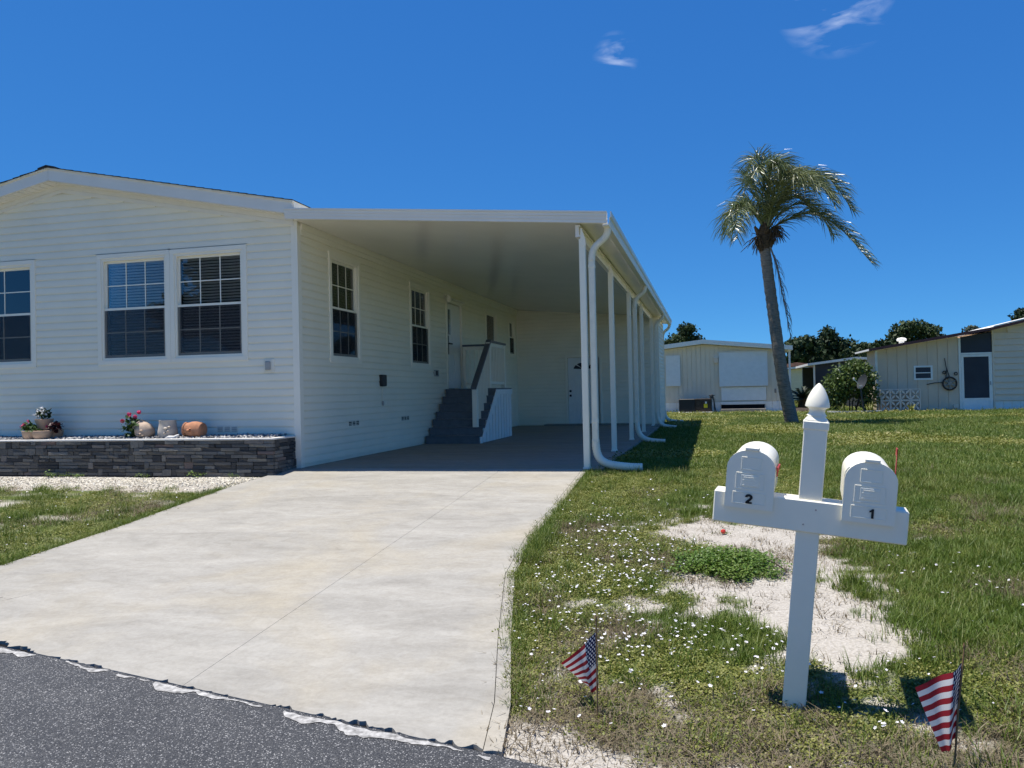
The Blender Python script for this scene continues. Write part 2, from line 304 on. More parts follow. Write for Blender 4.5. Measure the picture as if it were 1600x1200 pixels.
# ------------------------------------------------------------------ mesh helpers
class MB:
    def __init__(s): s.v = []; s.f = []; s.uv = None
    def add(s, verts, faces):
        o = len(s.v); s.v += [tuple(p) for p in verts]; s.f += [tuple(i + o for i in f) for f in faces]; return s
    def box(s, x0, x1, y0, y1, z0, z1):
        return s.add([(x0, y0, z0), (x1, y0, z0), (x1, y1, z0), (x0, y1, z0), (x0, y0, z1), (x1, y0, z1), (x1, y1, z1), (x0, y1, z1)],
                     [(0, 3, 2, 1), (4, 5, 6, 7), (0, 1, 5, 4), (1, 2, 6, 5), (2, 3, 7, 6), (3, 0, 4, 7)])
    def cbox(s, x0, x1, y0, y1, z0, z1, c=0.006):
        """chamfered box"""
        bm = bmesh.new(); bmesh.ops.create_cube(bm, size=1)
        for v in bm.verts: v.co = ((x0 + x1) / 2 + v.co.x * (x1 - x0), (y0 + y1) / 2 + v.co.y * (y1 - y0), (z0 + z1) / 2 + v.co.z * (z1 - z0))
        bmesh.ops.bevel(bm, geom=bm.edges[:], offset=c, segments=1, affect='EDGES')
        bm.verts.index_update(); s.add([v.co[:] for v in bm.verts], [[v.index for v in f.verts] for f in bm.faces]); bm.free(); return s
    def prism(s, poly, axis, a, b):
        """polygon (list of 2-tuples) extruded along axis ('x','y','z') from a to b"""
        def P(p, t): return {'x': (t, p[0], p[1]), 'y': (p[0], t, p[1]), 'z': (p[0], p[1], t)}[axis]
        n = len(poly); vs_ = [P(p, a) for p in poly] + [P(p, b) for p in poly]
        fs = [tuple(range(n))[::-1], tuple(range(n, 2 * n))] + [(i, (i + 1) % n, n + (i + 1) % n, n + i) for i in range(n)]
        return s.add(vs_, fs)
    def sweep(s, p0, p1, prof0, prof1):
        """two same-count closed sections (lists of 3D points) joined"""
        n = len(prof0); return s.add(prof0 + prof1, [tuple(range(n))[::-1], tuple(range(n, 2 * n))] + [(i, (i + 1) % n, n + (i + 1) % n, n + i) for i in range(n)])
    def tube(s, pts, rad, n=8, cap=True, flat=None):
        pts = [Vector(p) for p in pts]; rad = rad if isinstance(rad, (list, tuple)) else [rad] * len(pts)
        prev = None; rings = []
        for i, p in enumerate(pts):
            t = (pts[min(i + 1, len(pts) - 1)] - pts[max(i - 1, 0)]).normalized()
            if prev is None: a = t.orthogonal().normalized()
            else: a = (prev - t * prev.dot(t)).normalized()
            prev = a; b = t.cross(a)
            rings.append([p + (a * math.cos(2 * math.pi * (k + .5) / n) + b * math.sin(2 * math.pi * (k + .5) / n)) * rad[i] for k in range(n)])
        o = []; [o.extend(r_) for r_ in rings]; fs = []
        for i in range(len(pts) - 1):
            for k in range(n): fs.append((i * n + k, i * n + (k + 1) % n, (i + 1) * n + (k + 1) % n, (i + 1) * n + k))
        if cap: fs.append(tuple(range(n))[::-1]); fs.append(tuple((len(pts) - 1) * n + k for k in range(n)))
        return s.add(o, fs)
    def lathe(s, prof, c=(0, 0, 0), n=20, sq=False, M=None, a0=0, cap=True):
        """prof: list of (radius, z)"""
        o = []; fs = []
        for (r, z) in prof:
            for k in range(n):
                an = 2 * math.pi * (k + .5) / n + a0; q = Vector((r * math.cos(an), r * math.sin(an), z))
                o.append((M @ q if M else q) + Vector(c))
        for i in range(len(prof) - 1):
            for k in range(n): fs.append((i * n + k, i * n + (k + 1) % n, (i + 1) * n + (k + 1) % n, (i + 1) * n + k))
        if cap: fs.append(tuple(range(n))[::-1]); fs.append(tuple((len(prof) - 1) * n + k for k in range(n)))
        return s.add(o, fs)
    def quad(s, a, b, c, d): return s.add([a, b, c, d], [(0, 1, 2, 3)])
    def build(s, name, mat, parent=None, smooth=False, local=False, fix=False):
        me = bpy.data.meshes.new(name)
        off = Vector((0, 0, 0)) if (local or parent is None) else wloc(parent)
        me.from_pydata([(v[0] - off.x, v[1] - off.y, v[2] - off.z) for v in s.v], [], s.f)
        if fix:
            bm = bmesh.new(); bm.from_mesh(me); bmesh.ops.recalc_face_normals(bm, faces=bm.faces[:]); bm.to_mesh(me); bm.free()
        me.materials.append(MATS[mat] if isinstance(mat, str) else mat)
        if smooth:
            me.polygons.foreach_set('use_smooth', [True] * len(me.polygons))
            if smooth != 'all': me.set_sharp_from_angle(angle=R(38))
        me.update()
        o = bpy.data.objects.new(name, me); COL.objects.link(o)
        if parent is not None: o.parent = parent
        return o

def wloc(o):
    p = Vector((0, 0, 0))
    while o is not None: p += o.location; o = o.parent
    return p
def tag(o, label=None, cat=None, group=None, kind=None):
    if label: o['label'] = label
    if cat: o['category'] = cat
    if group: o['group'] = group
    if kind: o['kind'] = kind
    return o
def thing(name, label, cat, loc=(0, 0, 0), group=None, rot=(0, 0, 0)):
    o = bpy.data.objects.new(name, None); COL.objects.link(o); o.location = loc; o.rotation_euler = rot; o.empty_display_size = 0.2
    return tag(o, label, cat, group)
def inst(name, me, parent, loc, scale=(1, 1, 1), rot=(0, 0, 0)):
    o = bpy.data.objects.new(name, me); COL.objects.link(o); o.parent = parent; o.scale = scale; o.rotation_euler = rot
    o.location = Vector(loc) - (wloc(parent) if parent else Vector((0, 0, 0))); return o

# ------------------------------------------------------------------ noise and terrain
rng = np.random.default_rng(11)
LAT = rng.random((256, 256))
def vnoise(x, y, s=1.0, off=0.0):
    x = np.asarray(x, float) * s + 37.3 + off; y = np.asarray(y, float) * s + 91.7 + off * 1.7
    xi = np.floor(x).astype(int); yi = np.floor(y).astype(int); fx = x - xi; fy = y - yi
    fx = fx * fx * (3 - 2 * fx); fy = fy * fy * (3 - 2 * fy)
    g = lambda i, j: LAT[i % 256, j % 256]
    return (g(xi, yi) * (1 - fx) + g(xi + 1, yi) * fx) * (1 - fy) + (g(xi, yi + 1) * (1 - fx) + g(xi + 1, yi + 1) * fx) * fy
def fbm(x, y, s=1.0, o=3, off=0.0):
    t = 0; a = .5; n = 0
    for i in range(o): t = t + a * vnoise(x, y, s * 2 ** i, off + i * 5.1); n += a; a *= .5
    return t / n
def road_y(x): return 3.09 - 0.25 * np.clip(x, -60, 60)
def base_z(x, y):
    yr = road_y(x); t = np.clip((y - yr) / np.maximum(10.7 - yr, 0.5), 0, 1)
    return -0.5 * (1 - t)
def sm(a, b, t): u = np.clip((t - a) / (b - a), 0, 1); return u * u * (3 - 2 * u)
def ground_z(x, y):
    x = np.asarray(x, float); y = np.asarray(y, float)
    z = base_z(x, y) - 0.025 - 0.075 * sm(9.5, 18, y)
    z = z + 0.03 * (fbm(x, y, .8) - .5) * sm(0.05, 0.8, y - road_y(x)) + 0.10 * (fbm(x, y, .09, 2, 9) - .5) * sm(14, 40, y)
    z = np.where(y < road_y(x) + 0.02, -0.535, z)
    return z
def xr_drive(y): return np.interp(y, [3.3, 3.8, 4.65, 5.9, 7.0, 8.4, 10.7], [-0.90, -0.98, -1.19, -1.47, -1.57, -1.58, -1.62])
def xl_drive(y): return np.interp(y, [3.9, 4.6, 5.2, 5.8, 7.2, 9.3, 10.72], [-8.2, -7.3, -6.55, -6.2, -6.12, -6.17, -6.02])
def in_drive(x, y, m=0.0): return (y > road_y(x)) & (y < 10.72) & (x > xl_drive(y) - m) & (x < xr_drive(y) + m)
def in_built(x, y, m=0.0):
    a = in_drive(x, y, m)
    b = (y >= 10.6) & (y < 27.6) & (x > -14.4) & (x < -1.40 + m)
    c = (y > 10.1 - m) & (y < 10.9) & (x < -5.9)
    return a | b | c
def gauss(x, y, cx, cy, rx, ry): return np.exp(-(((x - cx) / rx) ** 2 + ((y - cy) / ry) ** 2))
def sand_amt(x, y):
    n = fbm(x, y, 2.6, 4, 2); n2 = fbm(x, y, 9, 3, 4)
    s = 1.5 * gauss(x, y, .32, 6.15, .66, .8) + 1.5 * gauss(x, y, .55, 5.15, .36, .45) + 1.05 * gauss(x, y, -.25, 7.6, .42, .7) + 1.05 * gauss(x, y, .5, 7.3, .35, .6)
    s = s + .7 * gauss(x, y, .75, 4.6, .3, .25) + .62 * gauss(x, y, -.2, 4.02, .25, .22) + .45 * gauss(x, y, .6, 4.2, .3, .3)
    s = s - 1.5 * gauss(x, y, .06, 6.35, .38, .36) - .8 * gauss(x, y, .1, 4.9, .35, .2)
    s = s + (n - .5) * 1.7 + (n2 - .5) * 1.7 - .06 + .2 * gauss(x, y, .25, 5.4, .9, 2.0)
    d = y - road_y(x)                                  # sandy road shoulder
    sh = np.where(x < .3, 1.5 - d / (.17 + .16 * np.exp(-((x + .85) / .35) ** 2)), 1.1 - d / .16) + (n2 - .5) * .8
    left = (x < -6)
    s = np.where(left, (n - .5) * 2.3 + 0.22 + .5 * sm(8.4, 9.3, y), s)
    s = np.where((y > 9) & ~left, -1, s); s = np.where((x > 3), -1, s)
    return np.clip(sm(.42, .72, s) + np.where(left, 0, sm(0, .5, sh)), 0, 1)
def dry_amt(x, y):
    n = fbm(x, y, 1.9, 4, 6); d = y - road_y(x)
    s = 1.15 * np.exp(-(d / 1.1) ** 2) + (n - .5) * 2.4 + .28
    return np.clip(sm(.3, .95, s), 0, 1) * np.where(y > 9, .6, 1)

# ------------------------------------------------------------------ ground sheet
def growing(a, b, step, far_a, far_b, g=1.13):
    mid = list(np.arange(a, b, step)); up = []; dn = []; s = step; p = b
    while p < far_b: up.append(p); s *= g; p += s
    up.append(far_b); s = step; p = a
    while p > far_a: s *= g; p -= s; dn.append(max(p, far_a))
    return np.array(sorted(set(dn)) + mid + up)
gx = growing(-2.0, 3.2, 0.05, -900, 900); gy = growing(2.6, 9.6, 0.05, -700, 1400)
GX, GY = np.meshgrid(gx, gy); GZ = ground_z(GX, GY)
GZ = np.where(in_drive(GX, GY, -0.12), base_z(GX, GY) - 0.14, GZ)
GZ = np.where((GY > 10.6) & (GY < 27.5) & (GX > -14.3) & (GX < -1.6), -0.2, GZ)
nx, ny = len(gx), len(gy)
me = bpy.data.meshes.new('ground')
idx = np.arange(nx * ny).reshape(ny, nx)
faces = np.stack([idx[:-1, :-1], idx[:-1, 1:], idx[1:, 1:], idx[1:, :-1]], -1).reshape(-1, 4)
me.from_pydata(np.stack([GX, GY, GZ], -1).reshape(-1, 3).tolist(), [], faces.tolist())
ca = me.color_attributes.new('cover', 'FLOAT_COLOR', 'POINT')
SA = sand_amt(GX, GY); DA = dry_amt(GX, GY)
SA = np.where((GX < -6.2) & (GY > 9.15) & (GY < 10.2), 1, SA)
buf = np.stack([SA, DA * .8, np.zeros_like(SA), np.ones_like(SA)], -1).reshape(-1)
ca.data.foreach_set('color', buf.astype(np.float32))
me.materials.append(MATS['lawn_soil']); me.polygons.foreach_set('use_smooth', [True] * len(me.polygons))
ground = bpy.data.objects.new('ground', me); COL.objects.link(ground); tag(ground, kind='structure')

# ------------------------------------------------------------------ road
mb = MB(); xs = np.concatenate([np.linspace(-60, -8, 27), np.arange(-7.9, 2.5, 0.035), np.linspace(2.6, 60, 40)])
rr = np.random.default_rng(3)
jag = 0.018 * (fbm(xs, xs * 0, 6, 4) - .5) * 2 + 0.012 * (rr.random(len(xs)) - .5)
top = [(x, float(road_y(x)) - 0.005 + j, -0.502) for x, j in zip(xs, jag)]
ed = [(x, float(road_y(x)) - 0.005 + j + .004, -0.53) for x, j in zip(xs, jag)]
bot = [(x - 1.6, float(road_y(x)) - 6.5, -0.502) for x in xs]
n = len(xs); mb.add(top + bot + ed, [(i, n + i, n + i + 1, i + 1) for i in range(n - 1)] + [(i, i + 1, 2 * n + i + 1, 2 * n + i) for i in range(n - 1)])
tag(mb.build('road', 'asphalt', fix=False), kind='structure')
# old cement smeared along the road edge, and the dark crack between road and drive
xs = np.arange(-6.2, -0.93, 0.02)
w1 = np.clip(0.17 * (fbm(xs, xs * 0, 2.2, 2, 3) - .47) * .7 + .13 * (fbm(xs, xs * 0, 9, 3, 13) - .5) + .02, .0, .2); off = 0.004 + 0.05 * fbm(xs, xs * 0, 12, 3, 8)
on = w1 > .004
mb = MB()
for i in range(len(xs) - 1):
    if not (on[i] and on[i + 1]): continue
    q = []
    for k in (i, i + 1):
        y = float(road_y(xs[k])) - off[k]; q += [(xs[k], y, -.4975), (xs[k], y - w1[k], -.4985)]
    mb.quad(q[0], q[1], q[3], q[2])
ck = MB()
for i in range(len(xs) - 1): ck.quad(*[(xs[k], float(road_y(xs[k])) + dy_, -.517) for k, dy_ in ((i, -.03), (i + 1, -.03), (i + 1, .14), (i, .14))])
ckf = ck.build('joint_crack', 'dark_gap'); ckf.parent = bpy.data.objects['road']
cem = mb.build('cement_smear', 'cement_dust'); cem.parent = bpy.data.objects['road']

# ------------------------------------------------------------------ driveway and carport floor
drive = MB().build('driveway', 'concrete'); tag(drive, kind='structure')
def slab(xa, xb, ny_=70, nx_=40):
    """xa, xb: functions of y giving the two side edges"""
    mb = MB(); nxs = nx_; V = []
    for j in range(ny_ + 1):
        t = j / ny_
        for i in range(nxs + 1):
            s = i / nxs
            y = 3.5
            for _ in range(6):
                x = xa(y) + (xb(y) - xa(y)) * s
                y0 = float(road_y(x)) + min(.065, max(-.004, .016 + .11 * (float(fbm(x, 0, 2.3, 2, 31)) - .5) + .075 * (float(fbm(x, 0, 15, 2, 5)) - .5) + .05 * (float(fbm(x, 0, 55, 2, 9)) - .5)))
                y = y0 + (10.705 - y0) * t ** 1.15
            V.append((x, y, float(base_z(x, y)) + .002))
    W = nxs + 1; F = [(j * W + i, j * W + i + 1, (j + 1) * W + i + 1, (j + 1) * W + i) for j in range(ny_) for i in range(nxs)]
    rim = [i for i in range(W)] + [j * W + nxs for j in range(1, ny_ + 1)] + [ny_ * W + i for i in range(nxs - 1, -1, -1)] + [j * W for j in range(ny_ - 1, 0, -1)]
    o = len(V); V += [(V[k][0], V[k][1], V[k][2] - .13) for k in rim]; m = len(rim)
    F += [(rim[k], o + k, o + (k + 1) % m, rim[(k + 1) % m]) for k in range(m)]
    mb.add(V, F); return mb.build('concrete_slab', 'concrete', drive, smooth=True)
jx = lambda y: -2.81
ex = lambda y: float(xr_drive(y)) - float(np.interp(y, [3.3, 5.6, 7.5], [.085, .075, .07]))
slab(lambda y: float(xl_drive(y)), lambda y: jx(y) - .0015, 36, 230)
slab(lambda y: jx(y) + .0015, lambda y: ex(y) - .002, 36, 110)
slab(lambda y: ex(y) + .002, lambda y: float(xr_drive(y)), 60, 2)
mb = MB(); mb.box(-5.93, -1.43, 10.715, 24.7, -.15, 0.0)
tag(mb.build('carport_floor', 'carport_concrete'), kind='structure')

# ------------------------------------------------------------------ the white manufactured home
FY = 10.8; SX = -5.93; E_ = 0.115; Z0 = 0.05
home = thing('mobile_home', 'white vinyl sided home with low gable roof beside the carport', 'house', (-10.08, 19, 0))
wall_f = None
def rects_minus(u0, u1, z0, z1, ops):
    zs = sorted({z0, z1} | {z for o in ops for z in o[2:4] if z0 < z < z1}); out = []
    for a, b in zip(zs[:-1], zs[1:]):
        us = [u0]
        for o in sorted(ops):
            if o[2] <= a + 1e-6 and o[3] >= b - 1e-6: us += [o[0], o[1]]
        us.append(u1)
        for k in range(0, len(us), 2):
            if us[k + 1] - us[k] > 1e-4: out.append((us[k], us[k + 1], a, b))
    return out
# openings: glass-frame rectangles (u0,u1,z0,z1)
F_OPS = [(-13.24, -10.70, 1.70, 3.31), (-9.36, -6.835, 1.70, 3.31)]
S_OPS = [(11.86, 12.88, 1.68, 3.32), (15.43, 16.49, 1.68, 3.30), (17.73, 18.82, 1.17, 3.20), (21.12, 22.2, 1.90, 3.30), (23.70, 24.36, 2.22, 3.28)]
GW = 4.16; AX = -10.08
mb = MB()
for (a, b, c, d) in rects_minus(-14.22, SX - .1, -.15, 3.72, F_OPS): mb.box(a, b, FY, FY + .1, c, d)
mb.prism([(AX - 4.14, 3.722), (AX + 4.05, 3.722), (AX, 4.53)], 'y', FY, FY + .1)
wall_f = mb.build('wall', 'vinyl', home)
mb = MB()
for (a, b, c, d) in rects_minus(FY, 27.3, -.15, 3.72, S_OPS): mb.box(SX - .1, SX, a, b, c, d)
wall_s = mb.build('wall', 'vinyl', home)
mb = MB(); mb.box(-14.22, -14.12, FY + .1, 27.3, -.15, 3.72); mb.box(-14.12, SX - .1, 27.2, 27.3, -.15, 3.72)
mb.prism([(AX - 4.14, 3.722), (AX + 4.05, 3.722), (AX, 4.53)], 'y', 27.2, 27.3); mb.build('wall', 'vinyl', home)
mb = MB(); mb.box(-14.1, SX - .12, FY + .12, 27.1, 1.08, 1.14); mb.build('floor', 'interior', home)
mb = MB(); mb.box(-14.1, SX - .12, 12.9, 13.0, 1.15, 3.6); mb.box(-8.9, -8.8, 13.02, 27.1, 1.15, 3.6); mb.build('interior_wall', 'interior', home)
# siding planks: one shared mesh, stretched along its length
PROF = [(0.0, 0.0), (-.021, 0.0), (-.021, .012), (-.017, .080), (-.006, .106), (-.003, E_), (0.0, E_)]
def plank_mesh(name, mat):
    mb = MB(); mb.prism(PROF, 'x', 0, 1); o = mb.build(name, mat, fix=True); m = o.data; bpy.data.objects.remove(o); return m
PM = plank_mesh('siding_plank', 'vinyl')
def plank_run(parent, u0, u1, z, ops, place):
    zc = z + E_ / 2; cuts = [(o[0] - .02, o[1] + .02) for o in sorted(ops) if o[2] - .03 < zc < o[3] + .03]
    us = [u0]
    for c in cuts: us += [c[0], c[1]]
    us.append(u1)
    for k in range(0, len(us), 2):
        if us[k + 1] - us[k] > .02: place(parent, us[k], us[k + 1], z)
pl_front = lambda par, a, b, z: inst('siding_plank', PM, par, (a, FY - .001, z), (b - a, 1, 1))
pl_side = lambda par, a, b, z: inst('siding_plank', PM, par, (SX + .001, a, z), (b - a, 1, 1), (0, 0, R(90)))
z = Z0
while z < 4.45:
    if z < 3.6: a, b = -14.2, SX - .065
    else:
        h = (4.53 - z - E_) / .1965; a, b = AX - h, min(AX + h, SX - .02)
    if b > a: plank_run(wall_f, a, b, z, F_OPS, pl_front)
    z += E_
z = Z0
while z < 3.5: plank_run(wall_s, FY + .06, 24.69, z, S_OPS, pl_side); z += E_
# corner trim, frieze boards
mb = MB(); mb.box(SX - .082, SX + .022, FY - .024, FY - .0005, -.02, 3.70); mb.box(SX + .0005, SX + .022, FY, FY + .082, -.02, 3.62); mb.build('corner_trim', 'trim_white', home)
mb = MB(); mb.box(SX + .0008, SX + .03, FY + .083, 24.68, 3.49, 3.57); mb.box(SX + .0008, SX + .045, FY + .083, 24.68, 3.572, 3.70); mb.build('frieze_board', 'trim_white', home)
# roof: rafters slab, shingles, rake boards, soffits
def slope_z(x, z_apex, k=.2): return z_apex - abs(x - AX) * k
mb = MB()
for s in (-1, 1):
    xe = AX + s * 4.24
    mb.prism([(AX, 4.60), (AX, 4.755), (xe, 4.755 - 4.24 * .2), (xe, 4.60 - 4.24 * .2)], 'y', 10.53, 27.6)
roof = mb.build('roof', 'trim_white', home, fix=True)
for s in (-1, 1):                                  # courses of shingles, each a thin lapped sheet
    for k in range(30):
        d0 = 4.27 - k * .145; d1 = max(d0 - .16, 0)
        if d0 <= 0: break
        mb = MB(); zz = lambda d, lift: 4.762 - d * .2 + lift
        mb.prism([(AX + s * d0, zz(d0, .002)), (AX + s * d0, zz(d0, .014)), (AX + s * d1, zz(d1, .006)), (AX + s * d1, zz(d1, -.002))], 'y', 10.47 - .006 * (k % 3), 27.62)
        mb.build('shingle_course', 'shingle', roof, fix=True)
mb = MB(); mb.prism([(AX - .16, 4.742), (AX, 4.776), (AX + .16, 4.742), (AX + .16, 4.762), (AX, 4.80), (AX - .16, 4.762)], 'y', 10.46, 27.63); mb.build('ridge_cap', 'shingle', roof, fix=True)
for s in (-1, 1):                                  # rake boards, drip edge, frieze along the gable
    xe = AX + s * 4.25
    P = lambda x, dz: (x, slope_z(x, 4.77) + dz)
    mb = MB(); mb.prism([P(AX + s * .002, -.205), P(AX + s * .002, -.03), P(xe, -.03), P(xe, -.205)], 'y', 10.50, 10.528); mb.build('rake_board', 'alum_white', home, fix=True)
    mb = MB(); mb.prism([P(AX + s * .002, -.029), P(AX + s * .002, -.004), P(xe + s * .02, -.004), P(xe + s * .02, -.029)], 'y', 10.480, 10.531); mb.build('drip_edge', 'trim_white', home, fix=True)
    # vented soffit panels: ribs across the overhang
    m_ = 34
    for i in range(m_):
        xa = AX + s * (.01 + i * 4.2 / m_); xb = AX + s * (.01 + (i + .86) * 4.2 / m_)
        mb = MB(); Q = lambda x, dz: (x, slope_z(x, 4.57) + dz)
        mb.prism([Q(xa, -.012), Q(xa, .0), Q(xb, .0), Q(xb, -.012)], 'y', 10.532, FY - .03); mb.build('soffit_panel', 'soffit_cream', home, fix=True)
    mb = MB(); Q = lambda x, dz: (x, slope_z(x, 4.57) + dz)
    mb.prism([Q(AX + s * .001, .001), Q(AX + s * .001, .02), Q(AX + s * 4.2, .02), Q(AX + s * 4.2, .001)], 'y', 10.532, FY - .002); mb.build('soffit', 'soffit_cream', home, fix=True)
    for (d0, d1, y0) in ((-.075, -.012, .045), (-.135, -.077, .028)):
        xq = AX + s * 4.12
        mb = MB(); mb.prism([Q(AX + s * .001, d0), Q(AX + s * .001, d1), Q(xq, d1), Q(xq, d0)], 'y', FY - y0, FY - .003); mb.build('gable_trim', 'soffit_cream', home, fix=True)
    mb = MB(); xo = AX + s * 4.24
    mb.box(min(xo, xo + s * .02), max(xo, xo + s * .02), 10.53, 27.6, 3.745, 3.915); mb.build('eave_fascia', 'trim_white', home)

# windows --------------------------------------------------------------
def window(face, a, b, z0, z1, cols=3, glass='glass', trim=.08, muntins=True, screen=True, blind=True, rail=None):
    """double-hung unit in the opening a..b, z0..z1. face 'f' = street side, 's' = carport side"""
    def W(u0, u1, d0, d1, zz0, zz1):             # d: outward distance
        if face == 'f': return (u0, u1, FY - d1, FY - d0, zz0, zz1)
        return (SX + d0, SX + d1, u0, u1, zz0, zz1)
    rail = rail or (z0 + z1) / 2
    fr = MB()
    for (u0, u1, q0, q1) in ((a - trim, b + trim, z1, z1 + trim), (a - trim, b + trim, z0 - trim, z0), (a - trim, a, z0, z1), (b, b + trim, z0, z1)):
        fr.cbox(*W(u0, u1, -.0, .034, q0, q1), .004)
    fr.box(*W(a - trim - .03, b + trim + .012, .001, .022, z1 + trim + .0005, z1 + trim + .02))
    w = fr.build('window', 'trim_white', home)
    jb = MB()                                     # jamb lining
    for (u0, u1, q0, q1) in ((a + .0005, b - .0005, z1 - .035, z1 - .0005), (a + .0005, b - .0005, z0 + .0005, z0 + .035), (a + .0005, a + .035, z0 + .036, z1 - .036), (b - .035, b - .0005, z0 + .036, z1 - .036)):
        jb.box(*W(u0, u1, -.095, .018, q0, q1))
    jb.build('jamb', 'trim_white', w)
    a2, b2, lo, hi = a + .036, b - .036, z0 + .036, z1 - .036; sw = .032
    for (s0, s1, dd, nm) in ((rail - .02, hi, -.028, 'upper'), (lo, rail + .02, .0, 'lower')):
        sh = MB()
        bt = .042 if nm == 'lower' else .038
        sh.box(*W(a2, b2, dd - .026, dd, s1 - .036, s1)); sh.box(*W(a2, b2, dd - .026, dd, s0, s0 + bt))
        sh.box(*W(a2, a2 + sw, dd - .026, dd, s0 + bt, s1 - .036)); sh.box(*W(b2 - sw, b2, dd - .026, dd, s0 + bt, s1 - .036))
        sh.build('sash', 'trim_white', w)
        ga, gb, gz0, gz1 = a2 + sw, b2 - sw, s0 + bt, s1 - .036
        MB().box(*W(ga - .004, gb + .004, dd - .014, dd - .011, gz0 - .004, gz1 + .004)).build('pane', glass, w)
        if muntins:
            mu = MB()
            for k in range(1, cols): u = ga + (gb - ga) * k / cols; mu.box(*W(u - .008, u + .008, dd - .0105, dd - .005, gz0, gz1))
            zc = (gz0 + gz1) / 2; uu = [ga] + [ga + (gb - ga) * k / cols for k in range(1, cols)] + [gb]
            for k in range(cols): mu.box(*W(uu[k] + (.0085 if k else 0), uu[k + 1] - (.0085 if k < cols - 1 else 0), dd - .0105, dd - .005, zc - .008, zc + .008))
            mu.build('muntin', 'trim_white', w)
    if screen: MB().box(*W(a2 + .004, b2 - .004, .004, .0055, lo, rail - .018)).build('insect_screen', 'insect_screen', w)
    if blind:
        bl = MB(); zq = hi - .05; k = 0
        bl.box(*W(a2, b2, -.15, -.105, hi - .045, hi))
        while zq > lo + .02:
            if face == 'f': bl.add([(a2 + .01, FY + .112, zq + .012), (b2 - .01, FY + .112, zq + .012), (b2 - .01, FY + .15, zq - .012), (a2 + .01, FY + .15, zq - .012)], [(0, 1, 2, 3)])
            else: bl.add([(SX - .112, a2 + .01, zq + .012), (SX - .112, b2 - .01, zq + .012), (SX - .15, b2 - .01, zq - .012), (SX - .15, a2 + .01, zq - .012)], [(0, 1, 2, 3)])
            zq -= .046; k += 1
        tag(bl.build('blind_slats', 'blind', w), kind='stuff')
    return w
def twin(a, b, z0, z1, **kw):
    mid = (a + b) / 2
    w1 = window('f', a, mid - .055, z0, z1, **kw); w2 = window('f', mid + .055, b, z0, z1, **kw)
    return w1, w2
# twin windows share a centre mullion board
for (a, b) in ((-13.24, -10.70), (-9.36, -6.835)):
    left = a < -12; mid = (a + b) / 2
    for (u0, u1) in ((a, mid - .075), (mid + .075, b)):
        window('f', u0, u1, 1.70, 3.31, glass='glass_teal' if left else 'glass', trim=.074, cols=2 if left else 3)
    MB().box(mid - .0745, mid + .0745, FY + .001, FY + .09, 1.70, 3.31).build('window_mullion', 'trim_white', home)
window('s', *S_OPS[0]); window('s', *S_OPS[1])
window('s', *S_OPS[3], muntins=False, blind=False, rail=2.45); window('s', *S_OPS[4], muntins=False, blind=False, rail=2.76)
# entry door on the landing
a, b, z0, z1 = S_OPS[2]
d = MB()
for (u0, u1, q0, q1) in ((a - .07, b + .07, z1, z1 + .08), (a - .07, a, z0, z1), (b, b + .07, z0, z1)): d.cbox(SX, SX + .036, u0, u1, q0, q1, .004)
door = d.build('door', 'trim_white', home)
MB().box(SX + .001, SX + .11, a - .08, b + .08, z1 + .081, z1 + .105).build('drip_cap', 'alum_white', door)
lf = MB(); lf.cbox(SX - .05, SX - .012, a + .012, b - .012, z0 + .012, z1 - .012, .004)
for (u0, u1, q0, q1) in ((a + .15, a + .5, 1.34, 2.0), (a + .58, b - .15, 1.34, 2.0), (a + .40, b - .15, 2.15, 3.05)): lf.cbox(SX - .0118, SX - .002, u0, u1, q0, q1, .004)
lf.build('door_leaf', 'shutter_white', door)
MB().cbox(SX - .0117, SX - .004, a + .16, a + .33, 2.45, 3.05, .003).build('door_lite', 'glass', door)
hb = MB(); hb.box(SX - .0115, SX + .02, a + .06, a + .11, 1.98, 2.42); hb.box(SX + .021, SX + .05, a + .05, a + .30, 2.22, 2.25); hb.build('handle', 'black_plastic', door)
# porch light by the door
pl = MB(); pl.lathe([(.05, -.012), (.055, .0)], (SX + .02, 17.55, 3.32), 12, M=Matrix.Rotation(R(90), 3, 'Y')); pl.tube([(SX + .03, 17.55, 3.32), (SX + .10, 17.55, 3.36), (SX + .13, 17.55, 3.30)], .012, 6)
lamp = pl.build('porch_light', 'trim_white', home, smooth=True)
MB().lathe([(.03, .06), (.05, .05), (.065, -.03), (.07, -.08), (.05, -.10)], (SX + .13, 17.55, 3.26), 12).build('lamp_shade', 'pipe_white', lamp, smooth=True)
# crawlspace vents, service boxes
def vent(face, u0, u1, z0, z1):
    W = (lambda a, b, d0, d1, q0, q1: (a, b, FY - d1, FY - d0, q0, q1)) if face == 'f' else (lambda a, b, d0, d1, q0, q1: (SX + d0, SX + d1, a, b, q0, q1))
    f = MB(); f.cbox(*W(u0, u1, .0, .024, z0, z1), .003); v = f.build('crawlspace_vent', 'pipe_white', home); w = (u1 - u0) / 3
    for k in range(3):
        MB().box(*W(u0 + w * k + .018, u0 + w * (k + 1) - .018, .0242, .0262, z0 + .018, z1 - .018)).build('vent_opening', 'grey_box' if (face == 'f') else 'dark_gap', v)
        g = MB()
        for q in range(3): zq = z0 + .028 + q * .026; g.box(*W(u0 + w * k + .018, u0 + w * (k + 1) - .018, .0264, .031, zq, zq + .009))
        g.build('vent_louver', 'pipe_white', v)
vent('f', -7.32, -6.96, .535, .645); vent('s', 12.39, 12.82, .535, .645); vent('s', 14.76, 15.19, .535, .645)
b_ = MB(); b_.cbox(-6.505, -6.325, FY - .03, FY, 1.43, 1.635, .006); box = b_.build('outlet_cover', 'pipe_white', home)
